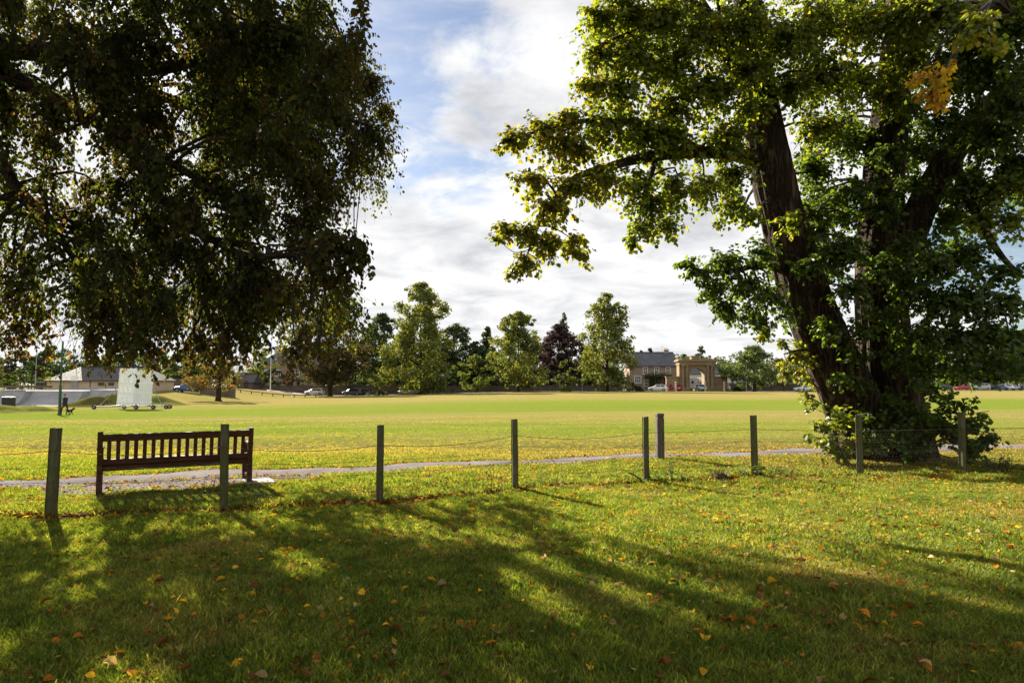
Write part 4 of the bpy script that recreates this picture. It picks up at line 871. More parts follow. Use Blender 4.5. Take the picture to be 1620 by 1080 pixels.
for k in range(N_):
    a0, a1 = math.pi * k / N_ + .012, math.pi * (k + 1) / N_ - .012; r0, r1 = oh + .01, oh + .42
    vo_.prism([(r0 * math.cos(a0), sp_ + r0 * math.sin(a0)), (r1 * math.cos(a0), sp_ + r1 * math.sin(a0)), (r1 * math.cos(a1), sp_ + r1 * math.sin(a1)), (r0 * math.cos(a1), sp_ + r0 * math.sin(a1))], -.1, .015)
vo_.build('archivolt', M['sandstone'], ar)
en = MB(); en.box((0, 1.0, H1 - .35), (2 * W2 + .25, 3.3, .72)); eno = en.build('entablature', M['sandstone'], ar)
MB().box((0, 1.0, H1 + .18), (2 * W2 + .9, 3.9, .30)).box((0, 1.0, H1 + .42), (2 * W2 + .5, 3.5, .18)).build('cornice', M['sandstone'], eno)
MB().box((-.2, 1.2, H1 + .85), (1.7, 1.6, .75)).box((-.2, 1.2, H1 + 1.27), (2.0, 1.9, .12)).build('attic_block', M['sandstone'], ar)
G5 = 'stone gate posts by the arch'
for px in (1069, 1115.5, 1145.5):
    x = gx(px, 147); z = float(terrain(x, 147)); p = MB().lathe([(.26, -.2), (.26, .15), (.2, .25), (.17, 1.75), (.23, 1.85), (.23, 2.0), (.12, 2.1)], 10)
    tag(p.build('gate_post', M['buff'], None, smooth=False), 'pale round stone gate post standing before the arch', 'post', G5).location = (x, 147, z)
# ------------------------------------------------------------------ vehicles
def make_car(label, px, d, rz, color, cname, zs=1.0, ls=1.0, group=None, cat='car', name='parked_car'):
    g = gpt(px, d); t_ = thing(name, label, cat, (g.x, g.y, g.z + .02), rz, group)
    S = [(-2.1, .76, .35, .70, .74, .70), (-2.02, .84, .22, .88, .96, .70), (-1.55, .87, .2, .93, 1.40, .62), (-.6, .88, .2, .94, 1.47, .62), (.35, .88, .2, .93, 1.42, .60), (1.05, .87, .2, .90, .98, .66), (1.8, .84, .22, .78, .84, .62), (2.07, .76, .3, .60, .66, .6)]
    S = [(x * ls, w_, zl, zs * a, zs * b, tw) for x, w_, zl, a, b, tw in S]
    b = MB(); vs = []
    for x, w_, zl, sh, tp, tw in S: vs += [(x, -w_ * .94, zl), (x, -w_, (zl + sh) / 2), (x, -w_ * .97, sh), (x, -tw, tp), (x, tw, tp), (x, w_ * .97, sh), (x, w_, (zl + sh) / 2), (x, w_ * .94, zl)]
    fs = []
    for i in range(len(S) - 1):
        for k in range(8): fs.append((i * 8 + k, i * 8 + (k + 1) % 8, i * 8 + 8 + (k + 1) % 8, i * 8 + 8 + k))
    fs += [tuple(range(8)), tuple(reversed(range(len(S) * 8 - 8, len(S) * 8)))]
    b.add(vs, fs); b.build('body', paint('paint_' + cname, color), t_, bevel=.02)
    def L(i, s_, f):   # point on the cabin side of station i
        x, w_, zl, sh, tp, tw = S[i]; return Vector((x, s_ * ((w_ * .97) * (1 - f) + tw * f), sh * (1 - f) + tp * f))
    for s_ in (-1, 1):
        for i, j in ((2, 3), (3, 4)):
            q = [L(i, s_, .14), L(j, s_, .14), L(j, s_, .86), L(i, s_, .86)]; dx = (q[1] - q[0]) * .05; q[0] = q[0] + dx; q[3] = q[3] + dx; q[1] = q[1] - dx; q[2] = q[2] - dx
            o_ = Vector((0, s_ * .03, .01)); w2 = MB(); w2.add([p + o_ for p in q] + [p - o_ * .5 for p in q], [(0, 1, 2, 3), (7, 6, 5, 4), (0, 4, 5, 1), (1, 5, 6, 2), (2, 6, 7, 3), (3, 7, 4, 0)]); w2.build('side_window', M['glass'], t_)
    for i, j, nm, sx in ((4, 5, 'windscreen', 1), (2, 1, 'rear_window', -1)):
        a_, c_ = S[i], S[j]; o_ = Vector((sx * .03, 0, .03)); q = []
        for f, s_ in ((.10, -1), (.10, 1), (.85, 1), (.85, -1)): q.append(Vector((a_[0] * (1 - f) + c_[0] * f, s_ * .93 * (a_[5] * (1 - f) + c_[5] * f), a_[4] * (1 - f) + c_[4] * f)))
        w2 = MB(); w2.add([p + o_ for p in q] + [p - o_ * .6 for p in q], [(0, 1, 2, 3), (7, 6, 5, 4), (0, 4, 5, 1), (1, 5, 6, 2), (2, 6, 7, 3), (3, 7, 4, 0)]); w2.build(nm, M['glass'], t_)
    for wx in (-1.28 * ls, 1.30 * ls):
        for s_ in (-1, 1):
            w2 = MB(); w2.tube([(wx, s_ * .70, .31), (wx, s_ * .89, .31)], .31, 16); wo = w2.build('wheel', M['tyre'], t_)
            MB().tube([(wx, s_ * .80, .31), (wx, s_ * .905, .31)], .19, 12).build('rim', M['steel'], wo)
    for s_ in (-1, 1):
        MB().box((1.98 * ls, s_ * .60, .63 * zs), (.14, .26, .13)).build('headlight', M['head'], t_); MB().box((-2.05 * ls, s_ * .68, .80 * zs), (.10, .16, .22)).build('tail_light', M['tail'], t_)
        MB().box((.80 * ls, s_ * .97, .98 * zs), (.12, .18, .11)).build('wing_mirror', paint('paint_' + cname, color), t_)
    MB().box((2.03 * ls, 0, .42), (.10, 1.3, .18)).build('grille', M['black'], t_); MB().box((-2.09 * ls, 0, .62 * zs), (.03, .5, .11)).build('number_plate', M['white'], t_)
    return t_
PI = math.pi
make_car('white hatchback parked by the pale trunk of the brownish tree', 498, 147.5, PI, (.62, .63, .64), 'white')
make_car('dark blue hatchback parked between the brownish tree and the sapling', 557, 147.5, PI, (.03, .035, .05), 'navy')
make_car('black low car parked close beside the sapling hedge', 572, 150.3, PI, (.015, .015, .017), 'black', .92)
make_car('silver estate car parked beside the tallest lime', 647, 147.5, PI, (.42, .43, .44), 'silver', 1.0, 1.06)
make_car('white car parked in front of the stone house', 1041, 148, PI - .35, (.68, .68, .68), 'white')
make_car('red car parked beside the left wing wall of the arch', 1064, 150.5, PI / 2 + .5, (.42, .02, .025), 'red')
make_car('pale blue car standing under the stone arch', 1109, 149, -PI / 2, (.28, .36, .46), 'paleblue', 1.02)
make_car('white car parked past the right pier of the arch', 1141, 154, PI + .5, (.68, .68, .68), 'white')
make_car('white low car parked by the teal panel', 1272, 147, PI - .15, (.66, .66, .67), 'white', .9)
make_car('bright blue car parked by the stepped stone wall', 297, 112, PI, (.02, .06, .22), 'blue')
g = gpt(1281, 150); t_ = thing('teal_panel', 'teal boarded panel standing behind the parked white car', 'panel', g)
for k in range(5): MB().box((-1.6 + k * .8, 0, 1.1), (.78, .06, 2.1)).build('board', paint('paint_teal', (.08, .33, .34)), t_)
MB().box((0, .08, .3), (4.0, .08, .1)).box((0, .08, 1.9), (4.0, .08, .1)).build('rail', M['timber'], t_)
cols = [('red', (.42, .02, .025)), ('silver', (.42, .43, .44)), ('black', (.02, .02, .022)), ('blue', (.03, .08, .25)), ('white', (.66, .66, .67)), ('silver', (.42, .43, .44)), ('navy', (.03, .035, .05)), ('white', (.66, .66, .67)), ('silver', (.42, .43, .44)), ('black', (.02, .02, .022))]
for k, (px, rz, zs) in enumerate([(1524, PI, 1.0), (1551, PI, 1.2), (1563, PI - .1, 1.0), (1580, -PI / 2, 1), (1592, -PI / 2, 1.02), (1603, -PI / 2, 1), (1614, -PI / 2, 1.05), (1626, -PI / 2, 1), (1637, -PI / 2, 1), (1490, PI, 1.0)]):
    nm, c_ = cols[k]
    lab = {'red': 'red car at the end of the distant car park row', 'navy': 'navy car in the distant car park row', 'blue': 'bright blue car in the distant car park row'}.get(nm, '%s car in the distant car park row' % nm)
    make_car(lab, px, 172 + (k % 3) * .4, rz, c_, nm, zs, group='cars in the distant car park')
# white motorhome behind the arch
g = gpt(1106, 158); t_ = thing('motorhome', 'white motorhome with overcab front seen through the arch', 'motorhome', g, -PI / 2 + .25)
MB().prism([(-3, .45), (1.4, .45), (1.4, 1.75), (2.2, 2.1), (2.0, 2.75), (.9, 3.05), (-3, 3.05)], -1.1, 1.1).build('body', paint('paint_white', (.66, .66, .67)), t_, bevel=.06)
MB().prism([(1.42, .4), (2.9, .4), (2.95, .95), (2.3, 1.2), (1.75, 1.95), (1.42, 1.95)], -.95, .95).build('cab', paint('paint_white', (.66, .66, .67)), t_, bevel=.05)
MB().add([(2.34, -.8, 1.24), (2.34, .8, 1.24), (1.85, .75, 1.88), (1.85, -.75, 1.88), (2.3, -.8, 1.2), (2.3, .8, 1.2), (1.8, .75, 1.86), (1.8, -.75, 1.86)], [(0, 1, 2, 3), (7, 6, 5, 4), (0, 4, 5, 1), (1, 5, 6, 2), (2, 6, 7, 3), (3, 7, 4, 0)])
q = MB(); q.add([(2.36, -.8, 1.24), (2.36, .8, 1.24), (1.87, .75, 1.9), (1.87, -.75, 1.9), (2.25, -.8, 1.2), (2.25, .8, 1.2), (1.75, .75, 1.86), (1.75, -.75, 1.86)], [(0, 1, 2, 3), (7, 6, 5, 4), (0, 4, 5, 1), (1, 5, 6, 2), (2, 6, 7, 3), (3, 7, 4, 0)]); q.build('windscreen', M['glass'], t_)
for wx in (-1.9, 2.1):
    for s_ in (-1, 1): MB().tube([(wx, s_ * .78, .36), (wx, s_ * 1.02, .36)], .36, 14).build('wheel', M['tyre'], t_)
for s_ in (-1, 1): MB().box((2.9, s_ * .7, .82), (.12, .3, .18)).build('headlight', M['head'], t_); MB().box((-1.0, s_ * 1.11, 2.0), (1.1, .05, .6)).build('side_window', M['glass'], t_)

# ------------------------------------------------------------------ cricket sight screen
d = 71; g = gpt(211, d); sc = thing('sight_screen', 'white slatted cricket sight screen on a wheeled frame', 'sight screen', g, 0.0)
u = d / F
def slat_run(x0, y0, x1, y1, n, z0, z1, lean):
    for k in range(n):
        f = (k + .5) / n; x = x0 + (x1 - x0) * f; y = y0 + (y1 - y0) * f; w_ = math.hypot(x1 - x0, y1 - y0) / n
        s_ = MB(); a = Vector((x, y, z0)); b = Vector((x + lean, y + .25, z1 + .05 * math.sin(k * 1.7)))
        s_.bar(a, b, w_ - .018, .025, up=(x1 - x0, y1 - y0, 0) if False else Vector((y1 - y0, -(x1 - x0), 0)).normalized()); s_.build('slat', M['screenwhite'], sc)
xl, xm, xr = (184 - 211) * u, (213 - 211) * u, (236.5 - 211) * u
zt = zat(582.5, d) - g.z; zb_ = .42
slat_run(xl, .15, xm, -.15, 13, zb_, zt, .10); slat_run(xm + .02, -.15, xr, .45, 9, zb_, zt - .05, .06)
bk = MB()
for z in (.7, 1.7, 2.7, 3.7): bk.bar((xl, .22 + z * .06, z), (xm, -.06 + z * .06, z), .07, .09); bk.bar((xm, -.06 + z * .06, z), (xr, .54 + z * .06, z), .07, .09)
bk.build('back_rail', M['screenwhite'], sc)
ch = MB(); xA, xB = (152 - 211) * u, (263 - 211) * u
ch.bar((xA, -.35, .28), (xB, .35, .30), .12, .12); ch.bar((xA + 1.9, .9, .28), (xB, 1.3, .30), .1, .1); ch.bar((xl, -.5, .34), (xl, .9, .34), .1, .1); ch.bar((xr, -.1, .34), (xr, 1.2, .34), .1, .1); ch.bar((xm, -.4, .34), (xm, 1.1, .34), .1, .1)
ch.build('chassis', M['steel'], sc)
st = MB(); st.tube([(xA + .6, -.25, .35), (xl + .1, .25, 2.3)], .04, 6); st.build('stay', M['steel'], sc)
st = MB(); st.tube([(xB - .5, .3, .35), (xr + .1, .4, 2.2)], .04, 6); st.build('stay', M['steel'], sc)
for x, y in ((xA + .1, -.35), (xl + .4, .9), (xm + .4, -.30), (xr + .5, -.05), (xB - .1, .33), (xB - .2, 1.3)):
    wo = MB().tube([(x, y - .07, .22), (x, y + .07, .22)], .22, 14).build('wheel', M['tyre'], sc); MB().tube([(x, y - .085, .22), (x, y + .085, .22)], .1, 10).build('hub', M['steel'], wo)

# ------------------------------------------------------------------ poles, bins, knee rail
g = gpt(96, 57.5); t_ = thing('green_pole', 'dark green metal pole beside the dog walker', 'pole', g)
MB().tube([(0, 0, -.2), (0, 0, 2.5)], .11, 12).tube([(0, 0, 2.5), (.05, 0, 6.2)], .075, 12).build('shaft', M['greenpole'], t_); MB().lathe([(.16, 0), (.16, .12), (.12, .2)], 12).build('base_collar', M['greenpole'], t_)
def lamp(label, px, d, top, py_b=None, mat='steel', r=.07):
    g = gpt(px, d); H = zat(top, d) - g.z; t_ = thing('lamp_post', label, 'lamp post', g)
    MB().tube([(0, 0, -.2), (0, 0, H * .3), (0, 0, H)], [r * 1.3, r, r * .6], 10).build('shaft', M[mat], t_)
    MB().tube([(0, 0, H - .05), (.35, -.1, H + .12), (.8, -.2, H + .14)], .035, 6).build('arm', M[mat], t_); MB().box((1.0, -.25, H + .12), (.55, .2, .12)).build('lantern', M['steel'], t_)
lamp('grey lamp post in front of the large dark green bush', 56, 104, 538)
lamp('pale lamp post on the grass beside the garden shrubs', 428, 144, 556, mat='white', r=.09)
lamp('slim grey lamp post beside the tall airy lime', 921, 146, 570)
lamp('slim grey lamp post by the broad spreading tree', 1181, 146, 575)
g = gpt(120, 104); t_ = thing('notice_sign', 'grey sign on a thin pole before the buff building', 'sign', g)
MB().tube([(0, 0, -.2), (0, 0, 4.6)], .05, 8).build('pole', M['steel'], t_); MB().box((-.2, -.08, 2.15), (1.1, .05, .75)).build('panel', M['screenwhite'], t_)
for px, d, w_, h, lab in ((15, 70, .95, 1.05, 'black square litter bin before the concrete ramps'), (63, 100, .8, 1.0, 'dark round topped litter bin by the lamp post')):
    g = gpt(px, d); g.z += (.25 if d < 80 else 0.9); t_ = thing('litter_bin', lab, 'bin', g)
    MB().box((0, 0, h * .45), (w_, w_ * .8, h * .9)).build('body', M['black'], t_, bevel=.04); MB().box((0, 0, h * .95), (w_ + .08, w_ * .8 + .08, .08)).build('lid', M['steel'], t_, bevel=.02); MB().box((0, 0, -.4), (w_ * .7, w_ * .5, .85)).build('plinth', M['black'], t_)
kr = thing('knee_rail', 'low dark timber knee rail along the field edge', 'rail', gpt(380, 128)); o_ = Vector(kr.location); prev = None
for k in range(15):
    px = 262 + k * 17; p = gpt(px, 128) - o_; MB().box(p + Vector((0, 0, .22)), (.14, .14, .6)).build('post', M['timber'], kr)
    if prev is not None: MB().bar(prev + Vector((0, -.02, .45)), p + Vector((0, -.02, .45)), .1, .16).build('rail', M['timber'], kr)
    prev = p
for px in (413, 462):
    g = gpt(px, 126); tag(MB().tube([(0, 0, -.1), (0, 0, .55)], .07, 8).build('marker_post', M['white']), 'short white marker post in front of the knee rail', 'post', 'white marker posts').location = g

# ------------------------------------------------------------------ people and dog
def skin(name, verts, edges, root, sub=2):
    me = bpy.data.meshes.new(name + '_rig'); me.from_pydata([v[0] for v in verts], edges, [])
    o = bpy.data.objects.new(name + '_rig', me); COL.objects.link(o)
    sm = o.modifiers.new('s', 'SKIN'); sm.use_smooth_shade = True
    for i, v in enumerate(verts):
        sv = me.skin_vertices[0].data[i]; r = v[1]; sv.radius = r if isinstance(r, tuple) else (r, r); sv.use_root = (i == root)
    ss_ = o.modifiers.new('d', 'SUBSURF'); ss_.levels = sub
    dg = bpy.context.evaluated_depsgraph_get(); m2 = bpy.data.meshes.new_from_object(o.evaluated_get(dg)); m2.name = name
    bpy.data.objects.remove(o); bpy.data.meshes.remove(me); return m2
def flat(name, c, rough=.8):
    if name not in M: M[name] = simple(name, c, tuple(x * .8 for x in c), rough, 6)
    return M[name]
def make_person(label, px, d, rz, jacket, trousers, cap):
    g = gpt(px, d); V_, E_ = [], []
    def v(p, r): V_.append((p, r)); return len(V_) - 1
    def ch(a, pts):
        for p, r in pts: b = v(p, r); E_.append((a, b)); a = b
        return a
    pel = v((0, 0, .95), (.16, .12)); 
    chest = ch(pel, [((.0, 0, 1.12), (.15, .11)), ((.02, 0, 1.32), (.18, .12)), ((.03, 0, 1.44), (.14, .10))])
    head = ch(chest, [((.05, 0, 1.53), .055), ((.07, 0, 1.60), .075), ((.08, 0, 1.68), (.085, .095)), ((.07, 0, 1.75), (.06, .07))]); nose = ch(head - 1, [((.175, 0, 1.655), .016)])
    for s_, sw in ((1, 1), (-1, -1)):
        ch(pel, [((.02 * sw, s_ * .10, .88), .10), ((.20 * sw + .04, s_ * .10, .50), .065), ((.28 * sw - (.10 if sw < 0 else 0), s_ * .10, .11), .045), ((.28 * sw + .10 - (.10 if sw < 0 else 0), s_ * .11, .045), (.045, .04)), ((.28 * sw + .19 - (.10 if sw < 0 else 0), s_ * .115, .035), (.035, .03))])
        hand = ch(chest, [((.02, s_ * .20, 1.42), .065), ((-.08 * sw, s_ * .25, 1.16), .052), ((-.10 * sw + .12, s_ * .25, .93), .042), ((-.10 * sw + .16, s_ * .25, .87), .030), ((-.10 * sw + .18, s_ * .25, .82), (.038, .022))])
        b = V_[hand][0]
        for k in range(4): ch(hand, [((b[0] + .012 + .004 * k, b[1] + (k - 1.5) * .018 * s_, b[2] - .045), .009), ((b[0] + .004, b[1] + (k - 1.5) * .02 * s_, b[2] - .085 + .006 * abs(k - 1)), .008)])
        ch(hand, [((b[0] + .04, b[1], b[2] - .01), .010), ((b[0] + .05, b[1], b[2] - .045), .009)])
    me = skin('person', V_, E_, pel)
    for mt in (jacket, trousers, flat('skin_tone', (.42, .26, .19)), flat('shoe', (.03, .02, .018))): me.materials.append(mt)
    for p in me.polygons:
        z = p.center.z; y = abs(p.center.y); p.material_index = 3 if z < .085 else 2 if (z > 1.50 or (y > .17 and z < .885)) else 1 if (z < .93 and y < .19) else 0
    o = bpy.data.objects.new('person', me); COL.objects.link(o); o.location = (g.x, g.y, g.z + .0); o.rotation_euler.z = rz; tag(o, label, 'person')
    MB().lathe([(.098, 1.70), (.104, 1.74), (.09, 1.79), (.04, 1.815)], 14, (.07, 0, 0)).box((.165, 0, 1.715), (.11, .13, .014)).build('cap', cap, o, smooth=False)
    for s_ in (-1, 1): MB().lathe([(.011, -.006), (.013, 0), (.011, .006)], 8, (.158, s_ * .034, 1.69)).build('eye', M['black'], o)
    return o
make_person('person in navy jacket and maroon trousers walking a small dog', 104.5, 57.5, 2.9, flat('navy_jacket', (.018, .024, .045)), flat('maroon_trousers', (.06, .014, .016)), flat('dark_cap', (.03, .028, .03)))
make_person('distant person in dark clothes crossing the field by the car park', 1536, 128, .6, flat('grey_coat', (.05, .05, .07)), flat('dark_trousers', (.02, .022, .03)), flat('dark_cap', (.03, .028, .03)))
# small dog
g = gpt(111.5, 57.4); V_, E_ = [], []
def v(p, r): V_.append((p, r)); return len(V_) - 1
def ch(a, pts):
    for p, r in pts: b = v(p, r); E_.append((a, b)); a = b
    return a
cst = v((.12, 0, .30), (.075, .085)); bel = ch(cst, [((0, 0, .31), (.065, .07)), ((-.13, 0, .32), (.06, .068))])
ch(bel, [((-.19, 0, .36), .025), ((-.25, 0, .44), .016), ((-.27, 0, .50), .01)])
hd = ch(cst, [((.20, 0, .38), .05), ((.26, 0, .44), .055)]); ch(hd, [((.33, 0, .42), .033), ((.38, 0, .41), .024)])
for s_ in (-1, 1):
    ch(hd, [((.25, s_ * .045, .49), .016), ((.24, s_ * .055, .53), .008)])
    ch(cst, [((.13, s_ * .05, .20), .032), ((.14 + .04 * s_, s_ * .055, .10), .020), ((.15 + .06 * s_, s_ * .055, .02), .022)])
    ch(bel, [((-.13, s_ * .05, .22), .042), ((-.19 - .03 * s_, s_ * .055, .13), .022), ((-.16 - .05 * s_, s_ * .055, .02), .020)])
me = skin('dog', V_, E_, cst); me.materials.append(flat('dog_coat', (.022, .018, .016)))
o = bpy.data.objects.new('dog', me); COL.objects.link(o); o.location = g; o.rotation_euler.z = .25; tag(o, 'small dark dog trotting beside the walker in navy', 'dog'); o.scale = (1.25,) * 3

# ------------------------------------------------------------------ wire fence
fe = thing('wire_fence', 'timber post fence with sagging wires and netting across the lawn', 'fence', (FP[5][0], FP[5][1], float(terrain(*FP[5])))); FO = Vector(fe.location)
wid = [.10, .10, .105, .094, .088, .088, .09, .09, .09, .098, .1, .1]; hts = [1.06, 1.05, 1.07, 1.08, 1.07, 1.04, 1.06, 1.04, 1.08, 1.08, 1.05, 1.05]
lean = [(0, 0), (0, 0), (.03, 0), (-.02, .01), (.005, 0), (-.015, .01), (.0, .0), (-.005, 0), (.0, 0), (.03, .0), (0, 0), (0, 0)]
tops = []
for k, (x, y) in enumerate(FP):
    z0 = float(terrain(x, y)); b = MB(); h = hts[k]; w_ = wid[k]; rot = random.uniform(-.25, .25) + (.35 if k >= 6 else .1); vs = []
    for q in range(9):
        f = q / 8; zz = -.35 + (h + .35) * f; s_ = w_ / 2 * (1 - .05 * f)
        for cx_, cy_ in ((-1, -1), (1, -1), (1, 1), (-1, 1)):
            for e_ in ((.82, 1), (1, .82)) if (cx_ * cy_ > 0) else ((1, .82), (.82, 1)):
                p = Matrix.Rotation(rot, 3, 'Z') @ Vector((cx_ * s_ * e_[0] + random.uniform(-.002, .002), cy_ * s_ * e_[1] + random.uniform(-.002, .002), zz + (random.uniform(-.012, .008) if q == 8 else 0)))
                vs.append(p + Vector((x + lean[k][0] * f, y + lean[k][1] * f, z0)) - FO)
    fs = [(q * 8 + j, q * 8 + (j + 1) % 8, q * 8 + 8 + (j + 1) % 8, q * 8 + 8 + j) for q in range(8) for j in range(8)] + [tuple(range(64, 72)), tuple(reversed(range(8)))]
    b.add(vs, fs); b.build('post', M['post'], fe)
    tops.append((Vector((x, y, z0)) - FO, lean[k], h))
def wpt(k, z):
    p, l, h = tops[k]; return p + Vector((l[0] * z / h, l[1] * z / h - .065, z))
for z, sag, r in ((.80, .07, .0050), (.60, .035, .0032), (.42, .03, .0032), (.22, .02, .0032)):
    for k in range(len(tops) - 1):
        a, b = wpt(k, z), wpt(k + 1, z); q = [a.lerp(b, i / 10) - Vector((0, 0, (sag if k < 6 else .01) * 4 * (i / 10) * (1 - i / 10))) for i in range(11)]
        MB().tube(q, r, 4).build('wire', M['wire'], fe)
nt = MB(); hx, hz = .062, .05
for k in range(1, len(tops) - 1):
    a0, b0 = tops[k][0], tops[k + 1][0]; L = (b0 - a0).length; nx = int(L / hx); zt = .78 if k >= 8 else .62 if k >= 5 else .4
    for i in range(nx):
        for j in range(int(zt / hz)):
            f = (i + .5 * (j % 2)) / nx; p = a0.lerp(b0, f); z = .05 + j * hz; sagz = -.03 * 4 * f * (1 - f) if k < 6 else 0; o3 = Vector((0, -.075 + .01 * math.sin(i * .7 + j), z + sagz))
            dx = (b0 - a0) * (.5 / nx)
            A = p + o3; nt.tube([A, A + Vector((0, 0, hz * .45))], .0016, 3, cap=False)
            nt.tube([A + Vector((0, 0, hz * .45)), A + dx + Vector((0, 0, hz))], .0013, 3, cap=False); nt.tube([A + Vector((0, 0, hz * .45)), A - dx + Vector((0, 0, hz))], .0013, 3, cap=False)
nt.build('netting', M['wire'], fe, kind='stuff')
# path-side bollard
x = gx(1034, 14.85) ; z0 = float(terrain(x, 14.85)); t_ = thing('bollard', 'dark timber bollard with grooved top beside the path', 'bollard', (x, 14.85 - .55, z0), .15)
y_ = 14.85 - .55
MB().box((0, 0, .33), (.15, .15, 1.06)).build('shaft', M['bollard'], t_, bevel=.008); MB().box((0, 0, .870), (.130, .130, .03)).build('groove', M['bollard'], t_); MB().box((0, 0, .920), (.150, .150, .072)).build('cap', M['bollard'], t_, bevel=.01)

# ------------------------------------------------------------------ bench (seen from behind)
A = at(151, 785, 9.65); B = at(398, 768, 10.67); A.z = B.z = 0; ang = math.atan2(B.y - A.y, B.x - A.x); Lb = (B - A).length; mid = (A + B) / 2
be = thing('park_bench', 'dark brown slatted timber park bench facing the field', 'bench', (mid.x, mid.y, float(terrain(mid.x, mid.y)) + .012), ang)
hl = Lb / 2 - .035; zleg = -.06
def bpart(name, c, dm, M_=None, par=None): return MB().box(c, dm, M=M_).build(name, M['bench'], par or be, bevel=.004)
for s_ in (-1, 1):
    b = MB(); b.bar((s_ * hl, 0, zleg), (s_ * hl, .0, .42), .07, .07, up=(0, 1, 0)); b.bar((s_ * hl, 0, .42), (s_ * hl, -.07, .885), .068, .066, up=(0, 1, 0)); b.build('back_leg', M['bench'], be, bevel=.003)
    bpart('front_leg', (s_ * hl, .50, .28), (.07, .07, .68)); bpart('armrest', (s_ * hl, .245, .645), (.085, .58, .035)); bpart('side_rail', (s_ * hl, .25, .34), (.045, .44, .09)); bpart('stretcher', (s_ * hl, .25, .14), (.04, .44, .05))
def backy(z): return -.07 * (z - .42) / .465
bk_ = Matrix.Rotation(math.atan(.07 / .465), 3, 'X')
bpart('top_rail', (0, backy(.80), .80), (2 * hl - .06, .045, .10), bk_); bpart('back_lower_rail', (0, backy(.46), .46), (2 * hl - .06, .045, .075), bk_)
for k in range(17): bpart('back_slat', (-hl + (k + 1) * 2 * hl / 18, backy(.625), .625), (.052, .018, .30), bk_)
for k in range(5): bpart('seat_slat', (0, .07 + k * .105, .415 + .008 * k), (2 * hl + .02, .085, .024))
bpart('seat_rail', (0, .47, .365), (2 * hl - .06, .035, .08)); bpart('seat_rail', (0, .02, .365), (2 * hl - .06, .035, .07))
g = Vector((B.x + .06, B.y + .12, 0)); tag(MB().box((0, 0, .02), (.42, .55, .09), rz=ang).build('concrete_slab', M['concrete'], bevel=.01), 'small concrete slab under the right end of the bench', 'slab').location = (g.x, g.y, float(terrain(g.x, g.y)) - .02)
# ------------------------------------------------------------------ weeds, sticks, tufts along the fence
def weed(name, label, px, d, h, nst, spread, cols, leaf=.05, asp=.6, cat='weed', bare=False, group=None):
    g = gpt(px, d); t_ = thing(name, label, cat, g, group=group); st = MB(); LP, LA, LN, LS = [], [], [], []
    for k in range(nst):
        a = rng.uniform(0, 6.283); hh = h * rng.uniform(.55, 1.0); e = np.array([spread * rng.random() * math.cos(a), spread * rng.random() * math.sin(a), hh]); b0 = np.array([e[0] * .3, e[1] * .3, -.03]); md = (b0 + e) / 2 + rng.normal(0, .02, 3)
        q, rr = smooth_path([Vector(b0), Vector(md), Vector(e)], [.004, .003, .0015], 4); st.tube(q, rr, 4)
        n = int(hh / leaf * (2.2 if not bare else .8)) + 4; ts = rng.random(n) ** .7
        Q = np.array([tuple(p) for p in q]); i0 = np.minimum((ts * (len(Q) - 1)).astype(int), len(Q) - 2); pp = Q[i0] + (Q[i0 + 1] - Q[i0]) * rng.random((n, 1))
        an = rng.uniform(0, 6.283, n); ax = np.stack([np.cos(an), np.sin(an), rng.uniform(-.4, .5, n)], 1); LP.append(pp); LA.append(ax); LN.append(np.array([0, 0, 1.]) + rng.normal(0, .35, (n, 3))); LS.append(leaf * rng.uniform(.6, 1.3, n))
    st.build('stems', M['twig'], t_)
    P_ = np.vstack(LP); V, Fq, Cc = leaf_geo(P_, np.vstack(LA), np.vstack(LN), np.concatenate(LS), pick(cols, [1] * len(cols), len(P_), .3), asp, .2)
    link(np_mesh('leaves', V, Fq, Cc), 'leaves', M['weed'], t_); return t_
GR = [(.06, .11, .018), (.09, .13, .022), (.045, .08, .015)]; DRY = [(.14, .09, .04), (.20, .14, .06), (.08, .05, .03)]
weed('nettle_clump', 'tall leafy nettle rising beside the fence post near the bollard', 1061, 11.45, .40, 5, .06, GR, .055)
weed('weed_clump', 'low green weeds at the foot of the post beside the bollard', 1040, 11.35, .16, 14, .24, GR, .055)
weed('weed_clump', 'few green weeds between the nettle and the dry tuft', 1078, 11.5, .13, 8, .16, GR, .05)
weed('weed_clump', 'leafy weeds hugging the post right of the dry tuft', 1196, 11.7, .24, 12, .14, GR, .055)
weed('weed_clump', 'spreading pale green weeds right of the dry tuft post', 1232, 11.85, .20, 22, .36, [(.10, .14, .04), (.13, .15, .05), (.07, .10, .03)], .05)
weed('weed_clump', 'faint weeds left of the dry tuft', 1172, 11.75, .12, 8, .18, GR, .045)
weed('thin_weed', 'thin dark weed stalks left of the leaning middle post', 775, 10.0, .42, 3, .10, DRY, .035, bare=True)
weed('thin_weed', 'short dark weed stalks at the foot of the middle post', 790, 10.15, .26, 4, .10, DRY, .035, bare=True)
weed('dry_weed', 'dry brown weed stalks beyond the last fence post', 1590, 12.4, .5, 7, .2, DRY, .03, bare=True)
weed('weed_clump', 'dark low weeds beyond the last fence post', 1570, 12.6, .28, 26, .5, [(.045, .065, .018), (.06, .06, .02)], .05)
weed('weed_clump', 'small dark weeds under the bench end', 330, 9.75, .3, 3, .10, DRY, .035, bare=True)
